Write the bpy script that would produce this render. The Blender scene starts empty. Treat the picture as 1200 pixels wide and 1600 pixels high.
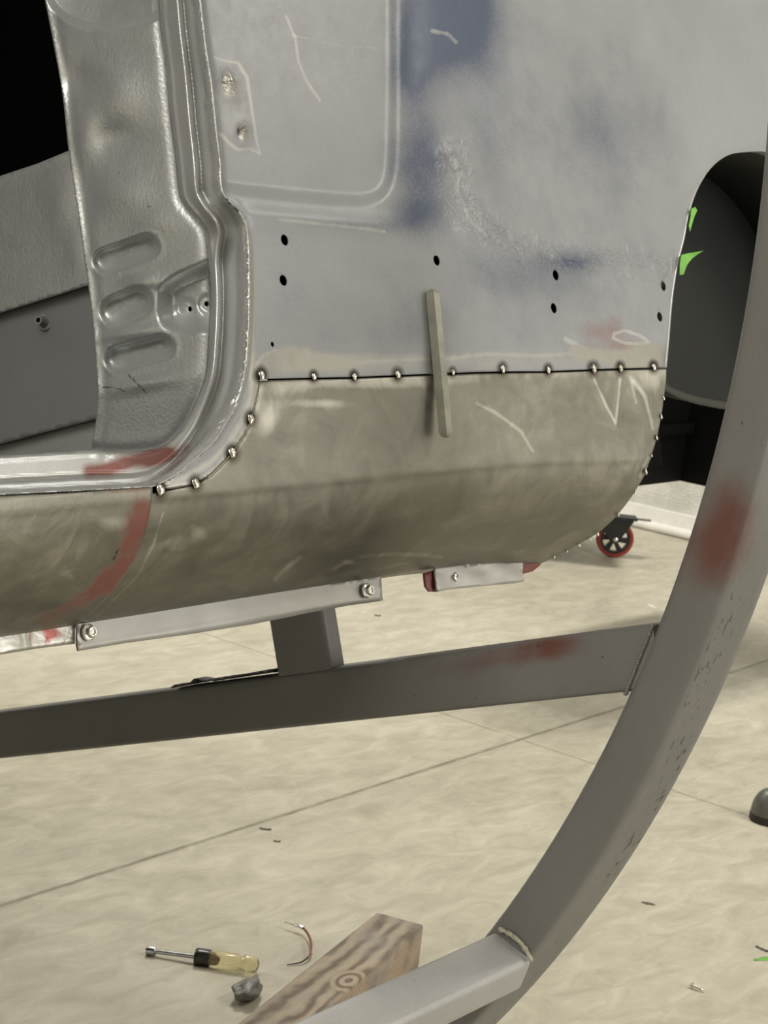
import bpy, bmesh, math, random
import numpy as np
from mathutils import Vector, Matrix
from mathutils.geometry import delaunay_2d_cdt

random.seed(4)
rng = np.random.RandomState(7)
SC = bpy.context.scene
COL = SC.collection

# ------------------------------------------------------------------ camera
F = 3000.0                                        # focal length in pixels (1200 x 1600 frame)
_d1 = np.array([2465., -290., F]); _n = np.array([2064000., -18693000., -3502910.])
_X = _d1 / np.linalg.norm(_d1); _Z = _n / np.linalg.norm(_n)
_Y = np.cross(_Z, _X); _Y /= np.linalg.norm(_Y); _X = np.cross(_Y, _Z)
R = np.stack([_X, _Y, _Z])                        # camera (x right, y down, z forward) -> world
CAM = np.array([0., 0., 1.12])
cd = bpy.data.cameras.new('camera'); cam = bpy.data.objects.new('camera', cd); COL.objects.link(cam)
cd.sensor_fit = 'VERTICAL'; cd.sensor_height = 36.0; cd.lens = F / 1600 * 36.0
cd.clip_start = 0.02; cd.clip_end = 60
cd.dof.use_dof = True; cd.dof.focus_distance = 1.75; cd.dof.aperture_fstop = 26
_m = Matrix.Identity(4)
for i in range(3):
    _m[i][0] = R[i][0]; _m[i][1] = -R[i][1]; _m[i][2] = -R[i][2]; _m[i][3] = CAM[i]
cam.matrix_world = _m
SC.camera = cam

# ------------------------------------------------------------------ world, lamps, exposure
w = bpy.data.worlds.new('world'); SC.world = w; w.use_nodes = True
w.node_tree.nodes['Background'].inputs[0].default_value = (1.0, 0.97, 0.9, 1)
w.node_tree.nodes['Background'].inputs[1].default_value = 0.10
SC.view_settings.view_transform = 'Standard'; SC.view_settings.look = 'None'
SC.view_settings.gamma = 1; SC.view_settings.use_curve_mapping = False
SC.view_settings.exposure = -0.12


def area(name, loc, size, energy, color=(1, 0.965, 0.90), rot=(0, 0, 0)):
    l = bpy.data.lights.new(name, 'AREA'); l.shape = 'RECTANGLE'; l.size, l.size_y = size
    l.energy = energy; l.color = color
    o = bpy.data.objects.new(name, l); COL.objects.link(o); o.location = loc; o.rotation_euler = rot
    return o


area('added_side_light', (3.6, -3.9, 1.5), (3.0, 2.8), 150, (1, .98, .94), (math.radians(90), 0, 0))  # added key light from the right, stands for no known opening
area('ceiling_lamp', (-2.0, 0.9, 3.12), (2.8, 2.4), 175)
area('ceiling_lamp', (-1.2, 3.6, 3.12), (1.2, 0.30), 14)
area('ceiling_lamp', (3.6, -0.6, 3.12), (1.4, 0.3), 50)
area('ceiling_lamp', (3.5, 3.2, 3.12), (1.2, 0.30), 95)
area('ceiling_lamp', (1.2, 4.6, 3.12), (1.2, 0.30), 35)

# ------------------------------------------------------------------ geometry helpers
UU = np.array([0, .939, -.3436]); UU /= np.linalg.norm(UU)     # across the car, away from us
VV = np.array([0, .3436, .939]); VV /= np.linalg.norm(VV)      # up in the tipped car
XX = np.array([1., 0, 0])
ZZ = np.array([0, 0, 1.])
VIEW = R @ np.array([0, 0, 1.])
US = 0.80                                                      # plane of the car's side


def ray(px, py): return R @ np.array([(px - 600) / F, (py - 800) / F, 1.])


def on(px, py, nrm, d):
    r = ray(px, py); t = (d - nrm @ CAM) / (nrm @ r); return CAM + t * r


def pix(p):
    c = R.T @ (np.asarray(p) - CAM); return 600 + F * c[0] / c[2], 800 + F * c[1] / c[2]


def W(x, u, v): return XX * x + UU * u + VV * v


def xv(px, py, u=US):
    p = on(px, py, UU, u); return p[0], p @ VV


def link(o, parent=None):
    COL.objects.link(o)
    if parent is not None: o.parent = parent
    return o


def mesh_obj(name, verts, faces, mat, parent=None, smooth=True, attrs=None, mats=None, fmat=None):
    me = bpy.data.meshes.new(name); me.from_pydata([tuple(map(float, v)) for v in verts], [], faces)
    if mats:
        for m in mats: me.materials.append(m)
        if fmat: me.polygons.foreach_set('material_index', fmat)
    else: me.materials.append(mat)
    if smooth: me.polygons.foreach_set('use_smooth', [True] * len(me.polygons))
    if attrs:
        for k, a in attrs.items():
            at = me.attributes.new(k, 'FLOAT', 'POINT'); at.data.foreach_set('value', np.asarray(a, dtype=np.float32))
    me.update()
    return link(bpy.data.objects.new(name, me), parent)


def bm_obj(name, bm, mat, parent=None, smooth=True):
    me = bpy.data.meshes.new(name); bmesh.ops.recalc_face_normals(bm, faces=bm.faces[:]); bm.to_mesh(me); bm.free()
    me.materials.append(mat)
    if smooth:
        me.polygons.foreach_set('use_smooth', [True] * len(me.polygons))
        try: me.set_sharp_from_angle(angle=math.radians(35))
        except Exception: pass
    return link(bpy.data.objects.new(name, me), parent)


def tag(o, label, cat, group=None, kind=None):
    o['label'] = label; o['category'] = cat
    if group: o['group'] = group
    if kind: o['kind'] = kind
    return o


def empty(name, label, cat, loc=(0, 0, 0), group=None):
    o = bpy.data.objects.new(name, None); o.empty_display_size = .05; COL.objects.link(o); o.location = loc
    return tag(o, label, cat, group)


def keep(o, parent):            # parent while geometry is already in world coordinates
    o.parent = parent; o.location = -Vector(parent.location)
    return o


def smooth_line(pts, n=8):      # Catmull-Rom through an open list
    P = [np.array(p, float) for p in pts]; out = []
    for i in range(len(P) - 1):
        p0 = P[max(i - 1, 0)]; p1 = P[i]; p2 = P[i + 1]; p3 = P[min(i + 2, len(P) - 1)]
        for k in range(n):
            t = k / n
            out.append(.5 * ((2 * p1) + (-p0 + p2) * t + (2 * p0 - 5 * p1 + 4 * p2 - p3) * t * t + (-p0 + 3 * p1 - 3 * p2 + p3) * t ** 3))
    out.append(P[-1]); return [tuple(p) for p in out]


def resample(poly, step, closed=True):
    P = [np.array(p, float) for p in poly]; out = []
    m = len(P) if closed else len(P) - 1
    for i in range(m):
        a, b = P[i], P[(i + 1) % len(P)]; d = np.linalg.norm(b - a)
        if d < 1e-9: continue
        k = max(1, int(round(d / step)))
        for j in range(k): out.append(a + (b - a) * j / k)
    if not closed: out.append(P[-1])
    return np.array(out)


def inside(poly, pts):
    poly = np.asarray(poly); x, y = pts[:, 0], pts[:, 1]; r = np.zeros(len(pts), bool)
    a = poly; b = np.roll(poly, -1, 0)
    for (x1, y1), (x2, y2) in zip(a, b):
        if y1 == y2: continue
        c = ((y1 > y) != (y2 > y)) & (x < (x2 - x1) * (y - y1) / (y2 - y1) + x1); r ^= c
    return r


def dist_poly(line, pts, closed=False):
    """distance to a polyline and the fractional vertex index of the nearest point"""
    L = np.asarray(line, float); 
    if closed: L = np.vstack([L, L[:1]])
    best = np.full(len(pts), 1e9); par = np.zeros(len(pts))
    for i in range(len(L) - 1):
        a, b = L[i], L[i + 1]; ab = b - a; q = ab @ ab
        if q < 1e-12: continue
        t = np.clip(((pts - a) @ ab) / q, 0, 1); d = np.hypot(*(pts - a - t[:, None] * ab).T)
        m = d < best; best[m] = d[m]; par[m] = i + t[m]
    return best, par


def sheet2d(outline, holes, step, fine=None):
    """triangulated flat patch with holes: returns pts (n,2), tris"""
    O = resample(outline, step); H = [np.asarray(h) for h in holes]
    lo, hi = O.min(0), O.max(0)
    xs = np.arange(lo[0] + step * .5, hi[0], step); ys = np.arange(lo[1] + step * .433, hi[1], step * .866)
    G = np.array([(x + (step * .5 if j % 2 else 0), y) for j, y in enumerate(ys) for x in xs])
    G = G[inside(O, G)]
    d, _ = dist_poly(O, G, True); G = G[d > step * .45]
    for h in H:
        d, _ = dist_poly(h, G, True); G = G[(d > step * .35) & ~inside(h, G)]
    V = [tuple(p) for p in O]; E = [(i, (i + 1) % len(O)) for i in range(len(O))]
    for h in H:
        b = len(V); V += [tuple(p) for p in h]; E += [(b + i, b + (i + 1) % len(h)) for i in range(len(h))]
    V += [tuple(p) for p in G]
    r = delaunay_2d_cdt([Vector(v) for v in V], E, [], 0, 1e-7)
    P = np.array([tuple(v) for v in r[0]]); T = np.array([f for f in r[2] if len(f) == 3])
    C = P[T].mean(1); ok = inside(O, C)
    for h in H: ok &= ~inside(h, C)
    return P, T[ok]


def oriented(P3, T):
    a, b, c = P3[T[:, 0]], P3[T[:, 1]], P3[T[:, 2]]
    n = np.cross(b - a, c - a).sum(0)
    return T if n @ (CAM - P3.mean(0)) > 0 else T[:, ::-1]


def sheet(name, outline, holes, step, fmap, mat, parent, attrs=None, thick=.0012):
    P, T = sheet2d(outline, holes, step)
    P3 = fmap(P); T = oriented(P3, T)
    at = attrs(P3) if attrs else None
    o = mesh_obj(name, P3, [tuple(map(int, t)) for t in T], mat, parent, attrs=at)
    if thick:
        s = o.modifiers.new('thickness', 'SOLIDIFY'); s.thickness = thick; s.offset = -1
    return o


def pixels(P3):
    c = (P3 - CAM) @ R; return np.stack([600 + F * c[:, 0] / c[:, 2], 800 + F * c[:, 1] / c[:, 2]], 1)


def unit(P3):
    d = P3 - CAM; return d / np.linalg.norm(d, axis=1)[:, None]


def sst(a, b, x):
    t = np.clip((x - a) / (b - a), 0, 1); return t * t * (3 - 2 * t)


def blob(q, cx, cy, rx, ry, ang=0.0, p=2):
    a = math.radians(ang); dx = q[:, 0] - cx; dy = q[:, 1] - cy
    x = (dx * math.cos(a) + dy * math.sin(a)) / rx; y = (-dx * math.sin(a) + dy * math.cos(a)) / ry
    return np.exp(-(x * x + y * y) ** (p / 2) * 1.2)


def stroke(q, pts, w):
    d, _ = dist_poly(pts, q); return np.exp(-(d / w) ** 2)


# ------------------------------------------------------------------ material helpers
class NT:
    def __init__(s, name):
        s.m = bpy.data.materials.new(name); s.m.use_nodes = True; s.t = s.m.node_tree
        s.b = s.t.nodes['Principled BSDF']; s.co = None

    def n(s, typ, **k):
        nd = s.t.nodes.new(typ)
        for a, v in k.items(): setattr(nd, a, v)
        return nd

    def l(s, a, b): s.t.links.new(a, b)

    def coord(s, scale=(1, 1, 1), rot=(0, 0, 0), kind='Object'):
        tc = s.n('ShaderNodeTexCoord'); mp = s.n('ShaderNodeMapping')
        mp.inputs['Scale'].default_value = scale; mp.inputs['Rotation'].default_value = rot
        s.l(tc.outputs[kind], mp.inputs[0]); return mp.outputs[0]

    def noise(s, sc, det=3, rough=.5, co=None, dist=0):
        nd = s.n('ShaderNodeTexNoise'); nd.inputs['Scale'].default_value = sc
        nd.inputs['Detail'].default_value = det; nd.inputs['Roughness'].default_value = rough
        nd.inputs['Distortion'].default_value = dist
        s.l(co if co is not None else s.coord(), nd.inputs['Vector']); return nd.outputs['Fac']

    def ramp(s, fac, stops):
        r = s.n('ShaderNodeValToRGB'); e = r.color_ramp.elements
        while len(e) < len(stops): e.new(.5)
        for k, (p, c) in zip(e, stops):
            k.position = p; k.color = (*c, 1) if len(c) == 3 else c
        s.l(fac, r.inputs[0]); return r.outputs[0]

    def rampf(s, fac, stops): return s.ramp(fac, [(p, (v, v, v)) for p, v in stops])

    def math(s, op, a, b=None, clamp=False):
        nd = s.n('ShaderNodeMath', operation=op); nd.use_clamp = clamp
        for i, v in enumerate((a, b)):
            if v is None: continue
            if isinstance(v, (int, float)): nd.inputs[i].default_value = v
            else: s.l(v, nd.inputs[i])
        return nd.outputs[0]

    def mix(s, fac, a, b, blend='MIX'):
        nd = s.n('ShaderNodeMix', data_type='RGBA', blend_type=blend)
        if isinstance(fac, (int, float)): nd.inputs[0].default_value = fac
        else: s.l(fac, nd.inputs[0])
        for i, v in ((6, a), (7, b)):
            if isinstance(v, tuple): nd.inputs[i].default_value = (*v, 1)
            else: s.l(v, nd.inputs[i])
        return nd.outputs[2]

    def attr(s, name):
        a = s.n('ShaderNodeAttribute'); a.attribute_name = name; return a.outputs['Fac']

    def bump(s, h, strength=.3, dist=.001, prev=None):
        b = s.n('ShaderNodeBump'); b.inputs['Strength'].default_value = strength; b.inputs['Distance'].default_value = dist
        s.l(h, b.inputs['Height'])
        if prev is not None: s.l(prev, b.inputs['Normal'])
        return b.outputs[0]

    def set(s, **k):
        names = {'color': 'Base Color', 'rough': 'Roughness', 'metal': 'Metallic', 'normal': 'Normal', 'trans': 'Transmission Weight', 'ior': 'IOR', 'spec': 'Specular IOR Level', 'coat': 'Coat Weight'}
        for a, v in k.items():
            i = s.b.inputs[names[a]]
            if isinstance(v, tuple): i.default_value = (*v, 1)
            elif isinstance(v, (int, float)): i.default_value = v
            else: s.l(v, i)
        return s.m


def plain(name, col, rough=.5, metal=0, var=.12, sc=30, bump=.1, bsc=400, bdist=.0005, **k):
    t = NT(name); nz = t.noise(sc, 4)
    lo = tuple(c * (1 - var) for c in col); hi = tuple(min(1, c * (1 + var)) for c in col)
    t.set(color=t.ramp(nz, [(.3, lo), (.7, hi)]), rough=rough, metal=metal, **k)
    if bump: t.set(normal=t.bump(t.noise(bsc, 2), bump, bdist))
    return t.m


def painted(name, base, rough=.36, peel=.25, peel_sc=260, peel_dist=.0006, speck=True, blue=(.018, .045, .13), red=(.17, .045, .035), bare=(.33, .318, .29),
            dark=(.03, .026, .02), bare_rough=.33, base_metal=0.0, chip=False, dirt=.1, metalflake=.0):
    """primer paint with overspray / bare / scorched marks plus some painted highlights and gap shade, read from mesh attributes blue, red, bare, dark, light"""
    t = NT(name)
    big = t.noise(6, 4, .6); fine = t.noise(620, 2, .8); mid = t.noise(60, 4, .6)
    lo = tuple(c * (1 - dirt) for c in base); hi = tuple(c * (1 + dirt) for c in base)
    col = t.ramp(big, [(.3, lo), (.7, hi)])
    col = t.mix(t.math('MULTIPLY', t.rampf(fine, [(.35, 0), (.7, 1)]), .30), col, tuple(min(1, c * 1.7) for c in base))

    def mask(nm, n, amt, lo_, hi_):
        a = t.math('ADD', t.attr(nm), t.math('MULTIPLY', t.math('SUBTRACT', n, .5), amt))
        return t.rampf(a, [(lo_, 0), (hi_, 1)])
    mb = mask('blue', t.math('ADD', t.math('MULTIPLY', fine, .6), t.math('MULTIPLY', t.noise(16, 4, .6), .4)), 1.3, .10, .75); col = t.mix(mb, col, blue)
    mr = mask('red', t.math('ADD', t.math('MULTIPLY', fine, .5), t.math('MULTIPLY', t.noise(30, 5, .65), .5)), 1.0, .2, .8); mr = t.math('MULTIPLY', mr, .9); col = t.mix(mr, col, red)
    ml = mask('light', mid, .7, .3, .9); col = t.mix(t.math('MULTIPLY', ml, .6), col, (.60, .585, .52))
    mbare = mask('bare', mid, .6, .3, .75); col = t.mix(mbare, col, bare)
    md = mask('dark', mid, .25, .25, .7); col = t.mix(md, col, dark)
    met = t.math('MAXIMUM', t.math('MULTIPLY', mbare, .9), base_metal)
    rgh = t.mix(mbare, (rough,) * 3, (bare_rough,) * 3)
    rgh = t.math('ADD', rgh, t.math('MULTIPLY', t.math('SUBTRACT', mid, .5), .18))
    if chip:
        cn = t.noise(1, 3, .6, t.coord((160, 160, 60)))
        mc = t.math('MULTIPLY', t.rampf(cn, [(.60, 0), (.63, 1)]), t.rampf(t.attr('chip'), [(.3, 0), (.6, 1)]))
        col = t.mix(mc, col, (.012, .012, .01))
        sp = t.math('MULTIPLY', t.rampf(t.noise(170, 2), [(.76, 0), (.79, 1)]), .8); col = t.mix(sp, col, (.02, .018, .015))
    nrm = t.bump(t.noise(peel_sc, 3, .55), peel, peel_dist)
    nrm = t.bump(big, .15, .004, nrm)
    dn = t.noise(48, 3, .55, t.coord((1, 1, 1)), 1.0)
    dm = t.math('MULTIPLY', dn, t.attr('dent'))
    nrm = t.bump(dm, .9, .010, nrm)
    return t.set(color=col, rough=rgh, metal=met, normal=nrm)


NAMES = ('blue', 'red', 'light', 'bare', 'dark', 'dent', 'chip')


def A(n, **k):
    d = {a: np.zeros(n) for a in NAMES}
    for a, v in k.items(): d[a] = np.clip(v, 0, 1)
    return d


M_quarter = painted('worn_grey_primer', (.232, .238, .248), rough=.36, peel=.12, peel_sc=420, blue=(.012, .03, .082))
M_jamb = painted('satin_grey_paint', (.43, .44, .44), base_metal=.6, rough=.38, peel=.5, peel_sc=260, peel_dist=.0011, dirt=.06)
M_band = painted('smooth_grey_paint', (.38, .385, .38), base_metal=.5, rough=.33, peel=.25, peel_sc=200, dirt=.06)
M_frame = painted('frame_grey_paint', (.125, .123, .117), red=(.10, .03, .022), rough=.45, peel=.3, peel_sc=350, chip=True, dirt=.08)


def steel_mat():
    t = NT('bare_sheet_steel')
    a = t.noise(5, 5, .6, t.coord((1, 1.5, 3)), .8); b = t.noise(22, 4, .6, None, 1.2); c = t.noise(1, 3, .6, t.coord((500, 40, 40)))
    f = t.math('ADD', t.math('MULTIPLY', a, .45), t.math('MULTIPLY', b, .55))
    col = t.ramp(f, [(.3, (.135, .128, .107)), (.5, (.195, .187, .158)), (.7, (.29, .278, .235))])
    mrd = t.rampf(t.math('ADD', t.attr('red'), t.math('MULTIPLY', t.math('SUBTRACT', b, .5), 2.0)), [(.3, 0), (.8, .9)])
    col = t.mix(mrd, col, (.17, .045, .032))
    ml = t.rampf(t.math('ADD', t.attr('light'), t.math('MULTIPLY', t.math('SUBTRACT', b, .5), .5)), [(.25, 0), (.9, .8)])
    col = t.mix(ml, col, (.66, .64, .57))
    md = t.rampf(t.math('ADD', t.attr('dark'), t.math('MULTIPLY', t.math('SUBTRACT', b, .5), .2)), [(.15, 0), (.8, 1)])
    col = t.mix(md, col, (.045, .032, .02))
    rg = t.math('ADD', .50, t.math('MULTIPLY', t.math('SUBTRACT', b, .5), .35))
    nz = t.bump(c, .05, .0003); nz = t.bump(a, .12, .006, nz)
    nz = t.bump(t.math('MULTIPLY', b, t.attr('dent')), .8, .006, nz)
    met = t.math('SUBTRACT', 1.0, mrd, True)
    return t.set(color=col, rough=rg, metal=t.math('MULTIPLY', met, .92), normal=nz)


M_steel = steel_mat()
M_galv = plain('brushed_aluminium', (.36, .35, .33), rough=.42, metal=.5, var=.08, sc=25, bump=.1, bsc=150)
M_flangebare = painted('stripped_flange', (.36, .35, .32), rough=.35, base_metal=.8, peel=.4, peel_sc=120, red=(.2, .035, .03))
M_bolt = plain('zinc_plated', (.66, .65, .60), rough=.25, metal=1, var=.1, bump=0)
M_bead = plain('weld_metal', (.55, .52, .46), rough=.22, metal=1, var=.3, sc=300, bump=.3, bsc=600)
M_bar = plain('mill_finish_bar', (.25, .245, .20), rough=.42, metal=.4, var=.16, sc=60, bump=.15, bsc=500)
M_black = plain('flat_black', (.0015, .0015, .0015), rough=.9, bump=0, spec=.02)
M_cavity = plain('cavity_shade', (.004, .004, .004), rough=.9, bump=0, spec=.05)  # near-black colour standing in for shade in cavities
M_redprimer = plain('red_oxide_primer', (.17, .035, .03), rough=.5, var=.15, sc=50)
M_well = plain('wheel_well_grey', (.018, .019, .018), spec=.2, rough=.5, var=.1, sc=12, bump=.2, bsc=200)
M_inner = plain('inner_panel_grey', (.17, .175, .18), rough=.42, var=.06, sc=10, bump=.3, bsc=260, bdist=.0005)
M_welllip = plain('wheel_well_flange', (.045, .044, .036), spec=.2, rough=.5, var=.1)
M_tape = plain('green_masking_tape', (.16, .42, .06), rough=.6, var=.12, sc=80, bump=.3, bsc=300)

# ------------------------------------------------------------------ setting
J1 = on(0, 1415, ZZ, 0)[1]; J2 = on(1200, 1030, ZZ, 0)[1]; J3 = on(975, 1104, ZZ, 0)[1]
def line2(a, b):
    A_, B_ = on(*a, ZZ, 0), on(*b, ZZ, 0); d = (B_ - A_)[:2]; n_ = np.array([-d[1], d[0]]); n_ /= np.linalg.norm(n_); return float(n_[0]), float(n_[1]), float(n_ @ A_[:2])


JA = line2((0, 1415), (1200, 1032)); JB = line2((370, 1007), (1150, 1268))


def floor_mat():
    t = NT('sealed_concrete')
    a = t.noise(1.3, 5, .6); b = t.noise(9, 6, .65, t.coord((1, 2.2, 1), (0, 0, .6)), .9); c = t.noise(60, 3)
    f = t.math('ADD', t.math('MULTIPLY', a, .4), t.math('MULTIPLY', b, .6))
    col = t.ramp(f, [(.36, (.37, .345, .265)), (.5, (.465, .435, .345)), (.64, (.575, .54, .44))])
    st = t.rampf(t.noise(14, 5, .6, t.coord((1, 2.5, 1), (0, 0, .5))), [(.63, 0), (.8, .45)])
    col = t.mix(st, col, (.33, .30, .21))
    lt = t.rampf(t.noise(26, 5, .7, t.coord((1, 3, 1), (0, 0, .5)), 1), [(.62, 0), (.74, .4)])
    col = t.mix(lt, col, (.76, .71, .57))
    sp = t.rampf(t.noise(85, 2), [(.77, 0), (.8, .7)]); col = t.mix(sp, col, (.12, .1, .07))
    # saw-cut control joints
    tc = t.n('ShaderNodeTexCoord'); sep = t.n('ShaderNodeSeparateXYZ'); t.l(tc.outputs['Object'], sep.inputs[0])
    wob = t.math('MULTIPLY', t.math('SUBTRACT', t.noise(30, 4, .7), .5), .006)
    def dist(J): return t.math('ABSOLUTE', t.math('ADD', t.math('SUBTRACT', t.math('ADD', t.math('MULTIPLY', sep.outputs[0], J[0]), t.math('MULTIPLY', sep.outputs[1], J[1])), J[2]), wob))
    ax = dist(JB); ay = dist(JA)
    mx = t.rampf(ax, [(.001, .7), (.0032, 0)]); my = t.rampf(ay, [(.0022, .85), (.0052, 0)])
    m = t.math('MAXIMUM', mx, my)
    m = t.math('MULTIPLY', m, t.rampf(t.noise(18, 3), [(.3, .5), (.55, 1)]))
    col = t.mix(m, col, (.10, .085, .05))
    nrm = t.bump(t.math('SUBTRACT', 1, m), .5, .002); nrm = t.bump(b, .04, .002, nrm)
    return t.set(color=col, rough=t.rampf(c, [(.3, .38), (.7, .55)]), normal=nrm, spec=.35)


def box_bm(lo, hi, bevel=0):
    bm = bmesh.new(); bmesh.ops.create_cube(bm, size=1)
    for v in bm.verts:
        v.co = Vector([lo[i] + (v.co[i] + .5) * (hi[i] - lo[i]) for i in range(3)])
    if bevel: bmesh.ops.bevel(bm, geom=bm.edges[:], offset=bevel, segments=2, affect='EDGES', profile=.5)
    return bm


def struct(name, lo, hi, m, smooth=False):
    o = bm_obj(name, box_bm(lo, hi), m, None, smooth); o['kind'] = 'structure'; return o


XB = (on(985, 818, ZZ, 0)[0] + on(1068, 838, ZZ, 0)[0]) / 2
x0, x1, y0, y1, zc = -3.6, XB, -4.0, 6.5, 3.2
M_floor = floor_mat()
struct('floor', (x0, y0, -.1), (x1, y1, 0), M_floor)
M_ceil = plain('white_ceiling', (.62, .61, .57), rough=.8, bump=0)
M_wall = plain('painted_wall', (.50, .49, .45), rough=.7, bump=0)
struct('ceiling', (x0, y0, zc), (x1, y1, zc + .1), M_ceil)
struct('wall_front', (x0 - .1, y0, 0), (x0, y1, zc), M_wall)
struct('wall_right', (x0, y0 - .1, 0), (x1, y0, zc), M_wall)
struct('wall_left', (x0, y1, 0), (x1, y1 + .1, zc), M_wall)


def foil():
    t = NT('bubble_insulation')
    v = t.n('ShaderNodeTexVoronoi'); v.inputs['Scale'].default_value = 85; v.inputs['Randomness'].default_value = .25
    t.l(t.coord(), v.inputs['Vector'])
    n = t.noise(12, 4)
    col = t.ramp(n, [(.3, (.62, .62, .58)), (.7, (.85, .85, .82))])
    d = t.rampf(v.outputs['Distance'], [(0.1, 1), (.5, 0)])
    return t.set(color=col, rough=.3, metal=.35, normal=t.bump(n, .4, .02, t.bump(d, .8, .004)))


struct('wall_back', (x1, y0, 0), (x1 + .1, y1, zc), foil())
M_white = plain('white_board', (.80, .79, .74), rough=.45, bump=0, var=.04)
struct('baseboard_back', (x1 - .02, y0, .012), (x1, y1, .072), M_white)
bm = bmesh.new(); bmesh.ops.create_cone(bm, segments=20, radius1=.016, radius2=.016, depth=y1 - y0, cap_ends=True)
bmesh.ops.transform(bm, matrix=Matrix.Translation((x1 - .037, (y0 + y1) / 2, .016)) @ Matrix.Rotation(math.pi / 2, 4, 'X'), verts=bm.verts)
o = bm_obj('trim_back', bm, M_white); o['kind'] = 'structure'

# ------------------------------------------------------------------ CAR BODY
body = empty('car_body', 'grey primered car body shell with bare steel lower quarter patch tacked on', 'car body', tuple(W(1.6, US + .5, 1.06)))


def cp(o): return keep(o, body)


# --- outlines in picture coordinates, taken onto the car's real planes
door_edge = [(296, -150), (304, -60), (312, 0), (320, 67), (330, 133), (337, 200), (343, 250), (345, 288), (350, 306), (367, 324), (381, 345), (387, 373),
             (389, 440), (388, 507), (383, 573), (370, 627), (353, 660), (333, 690), (315, 707), (293, 727), (270, 744), (248, 756)]
weld_curve = [(246, 766), (275, 763), (305, 757), (330, 742), (350, 722), (362, 708), (380, 682), (392, 657), (399, 630), (404, 605), (406, 592)]
seam = [(406, 592), (450, 591), (500, 590), (550, 589), (600, 587), (650, 585), (700, 583), (750, 581), (800, 580), (850, 580), (900, 578), (950, 576), (1000, 575), (1042, 574)]
arch = [(1042, 574), (1046, 530), (1050, 480), (1055, 440), (1063, 400), (1070, 372), (1077, 335), (1086, 306), (1097, 283), (1110, 264), (1128, 248), (1150, 239), (1190, 236)]
arch_s = smooth_line(arch, 6)
archXV = [xv(*p) for p in arch_s]
xa = archXV[-1][0] + .01
archXV_full = archXV + [(2 * xa - x, v) for x, v in archXV[::-1]]
Vs = np.mean([xv(*p)[1] for p in seam])
de = smooth_line(door_edge, 6)
outl = [xv(*p) for p in de] + [xv(*p) for p in weld_curve] + [xv(*p) for p in seam[1:-1]] + archXV_full + [(archXV_full[-1][0] + .35, archXV_full[-1][1]), (archXV_full[-1][0] + .35, 1.80), (xv(296, -150)[0], 1.80)]
hole_px = [(445, 375, 6.2, 8.5), (443, 438, 6.2, 8.5), (426, 538, 3, 4), (682.5, 407, 5, 8), (868.5, 430, 4.6, 8), (865.5, 481.5, 4.4, 8), (1036.5, 447, 4, 7.6), (1031, 495, 4, 7.6)]
holes = []
for cx, cy, rx, ry in hole_px:
    c = np.array(xv(cx, cy)); rr = abs(xv(cx, cy - ry)[1] - c[1])
    holes.append([tuple(c + rr * np.array([math.cos(a), math.sin(a)])) for a in np.linspace(0, 2 * math.pi, 16, endpoint=False)])
rec = smooth_line([(617, -200), (617, 100), (616, 200), (614, 260), (606, 292), (590, 309), (560, 316), (480, 311), (400, 303), (330, 295), (200, 280)], 5)


# --- lower profile read from the joint between rocker and patch
XJ = xv(235, 762, US + .013)[0]
jp = [(235, 762), (233, 790), (228, 820), (217, 855), (200, 890), (182, 915), (160, 942), (140, 962), (122, 975)]
prof = []
for p in jp:
    q3 = on(*p, XX, XJ); prof.append((max(0, q3 @ UU - US), q3 @ VV))
lu, lv = prof[-1]
prof += [(lu + .015, lv - .0012), (lu + .04, lv - .0018), (lu + .07, lv - .002)]
prof = smooth_line([(0, Vs + .10), (0, Vs + .05), (.0012, Vs + .005), (.005, Vs - .03)] + prof, 6)
prof = [(0, 1.9)] + prof
prU = np.array([p[0] for p in prof]); prV = np.array([p[1] for p in prof])
prS = np.concatenate([[0], np.cumsum(np.hypot(np.diff(prU), np.diff(prV)))])
prS -= (1.9 - Vs)                                    # s = 0 at the seam
X_a = on(840, 880, UU, US)[0]; X_b = on(1045, 850, UU, US)[0]


def kst(x): return 1 + .085 * sst(X_a, X_b, np.asarray(x, float))


def surf(x, s, off=0.0):
    u = np.interp(s, prS, prU); v = np.interp(s, prS, prV)
    v = Vs - kst(x) * (Vs - v)
    return np.outer(x, XX) + np.outer(US + u + off, UU) + np.outer(v, VV)


def inv(px, py):
    r = ray(px, py); t = np.linspace(.8, 3.2, 6000); p = CAM + t[:, None] * r
    x = p[:, 0]; u = p @ UU - US; v = p @ VV; v = Vs - (Vs - v) / kst(x)
    off = np.interp(-v, -prV, prU); off = np.where(v < prV[-1], 1e3, off)
    f = u - off; i = np.argmax(f > 0)
    if not f.max() > 0:   # ray passes under: nearest
        i = int(np.argmax(f))
    return float(x[i]), float(np.interp(-v[i], -prV, prS))




def drop(P3):
    """slide points along their sight line from the flat side plane onto the tucked-under profile"""
    P3 = P3.copy(); d = unit(P3); du = d @ UU
    for _ in range(14):
        v = P3 @ VV; off = np.interp(-(Vs - (Vs - v) / kst(P3[:, 0])), -prV, prU)
        P3 = P3 + d * ((US + off - P3 @ UU) / du)[:, None]
    return P3


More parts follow.
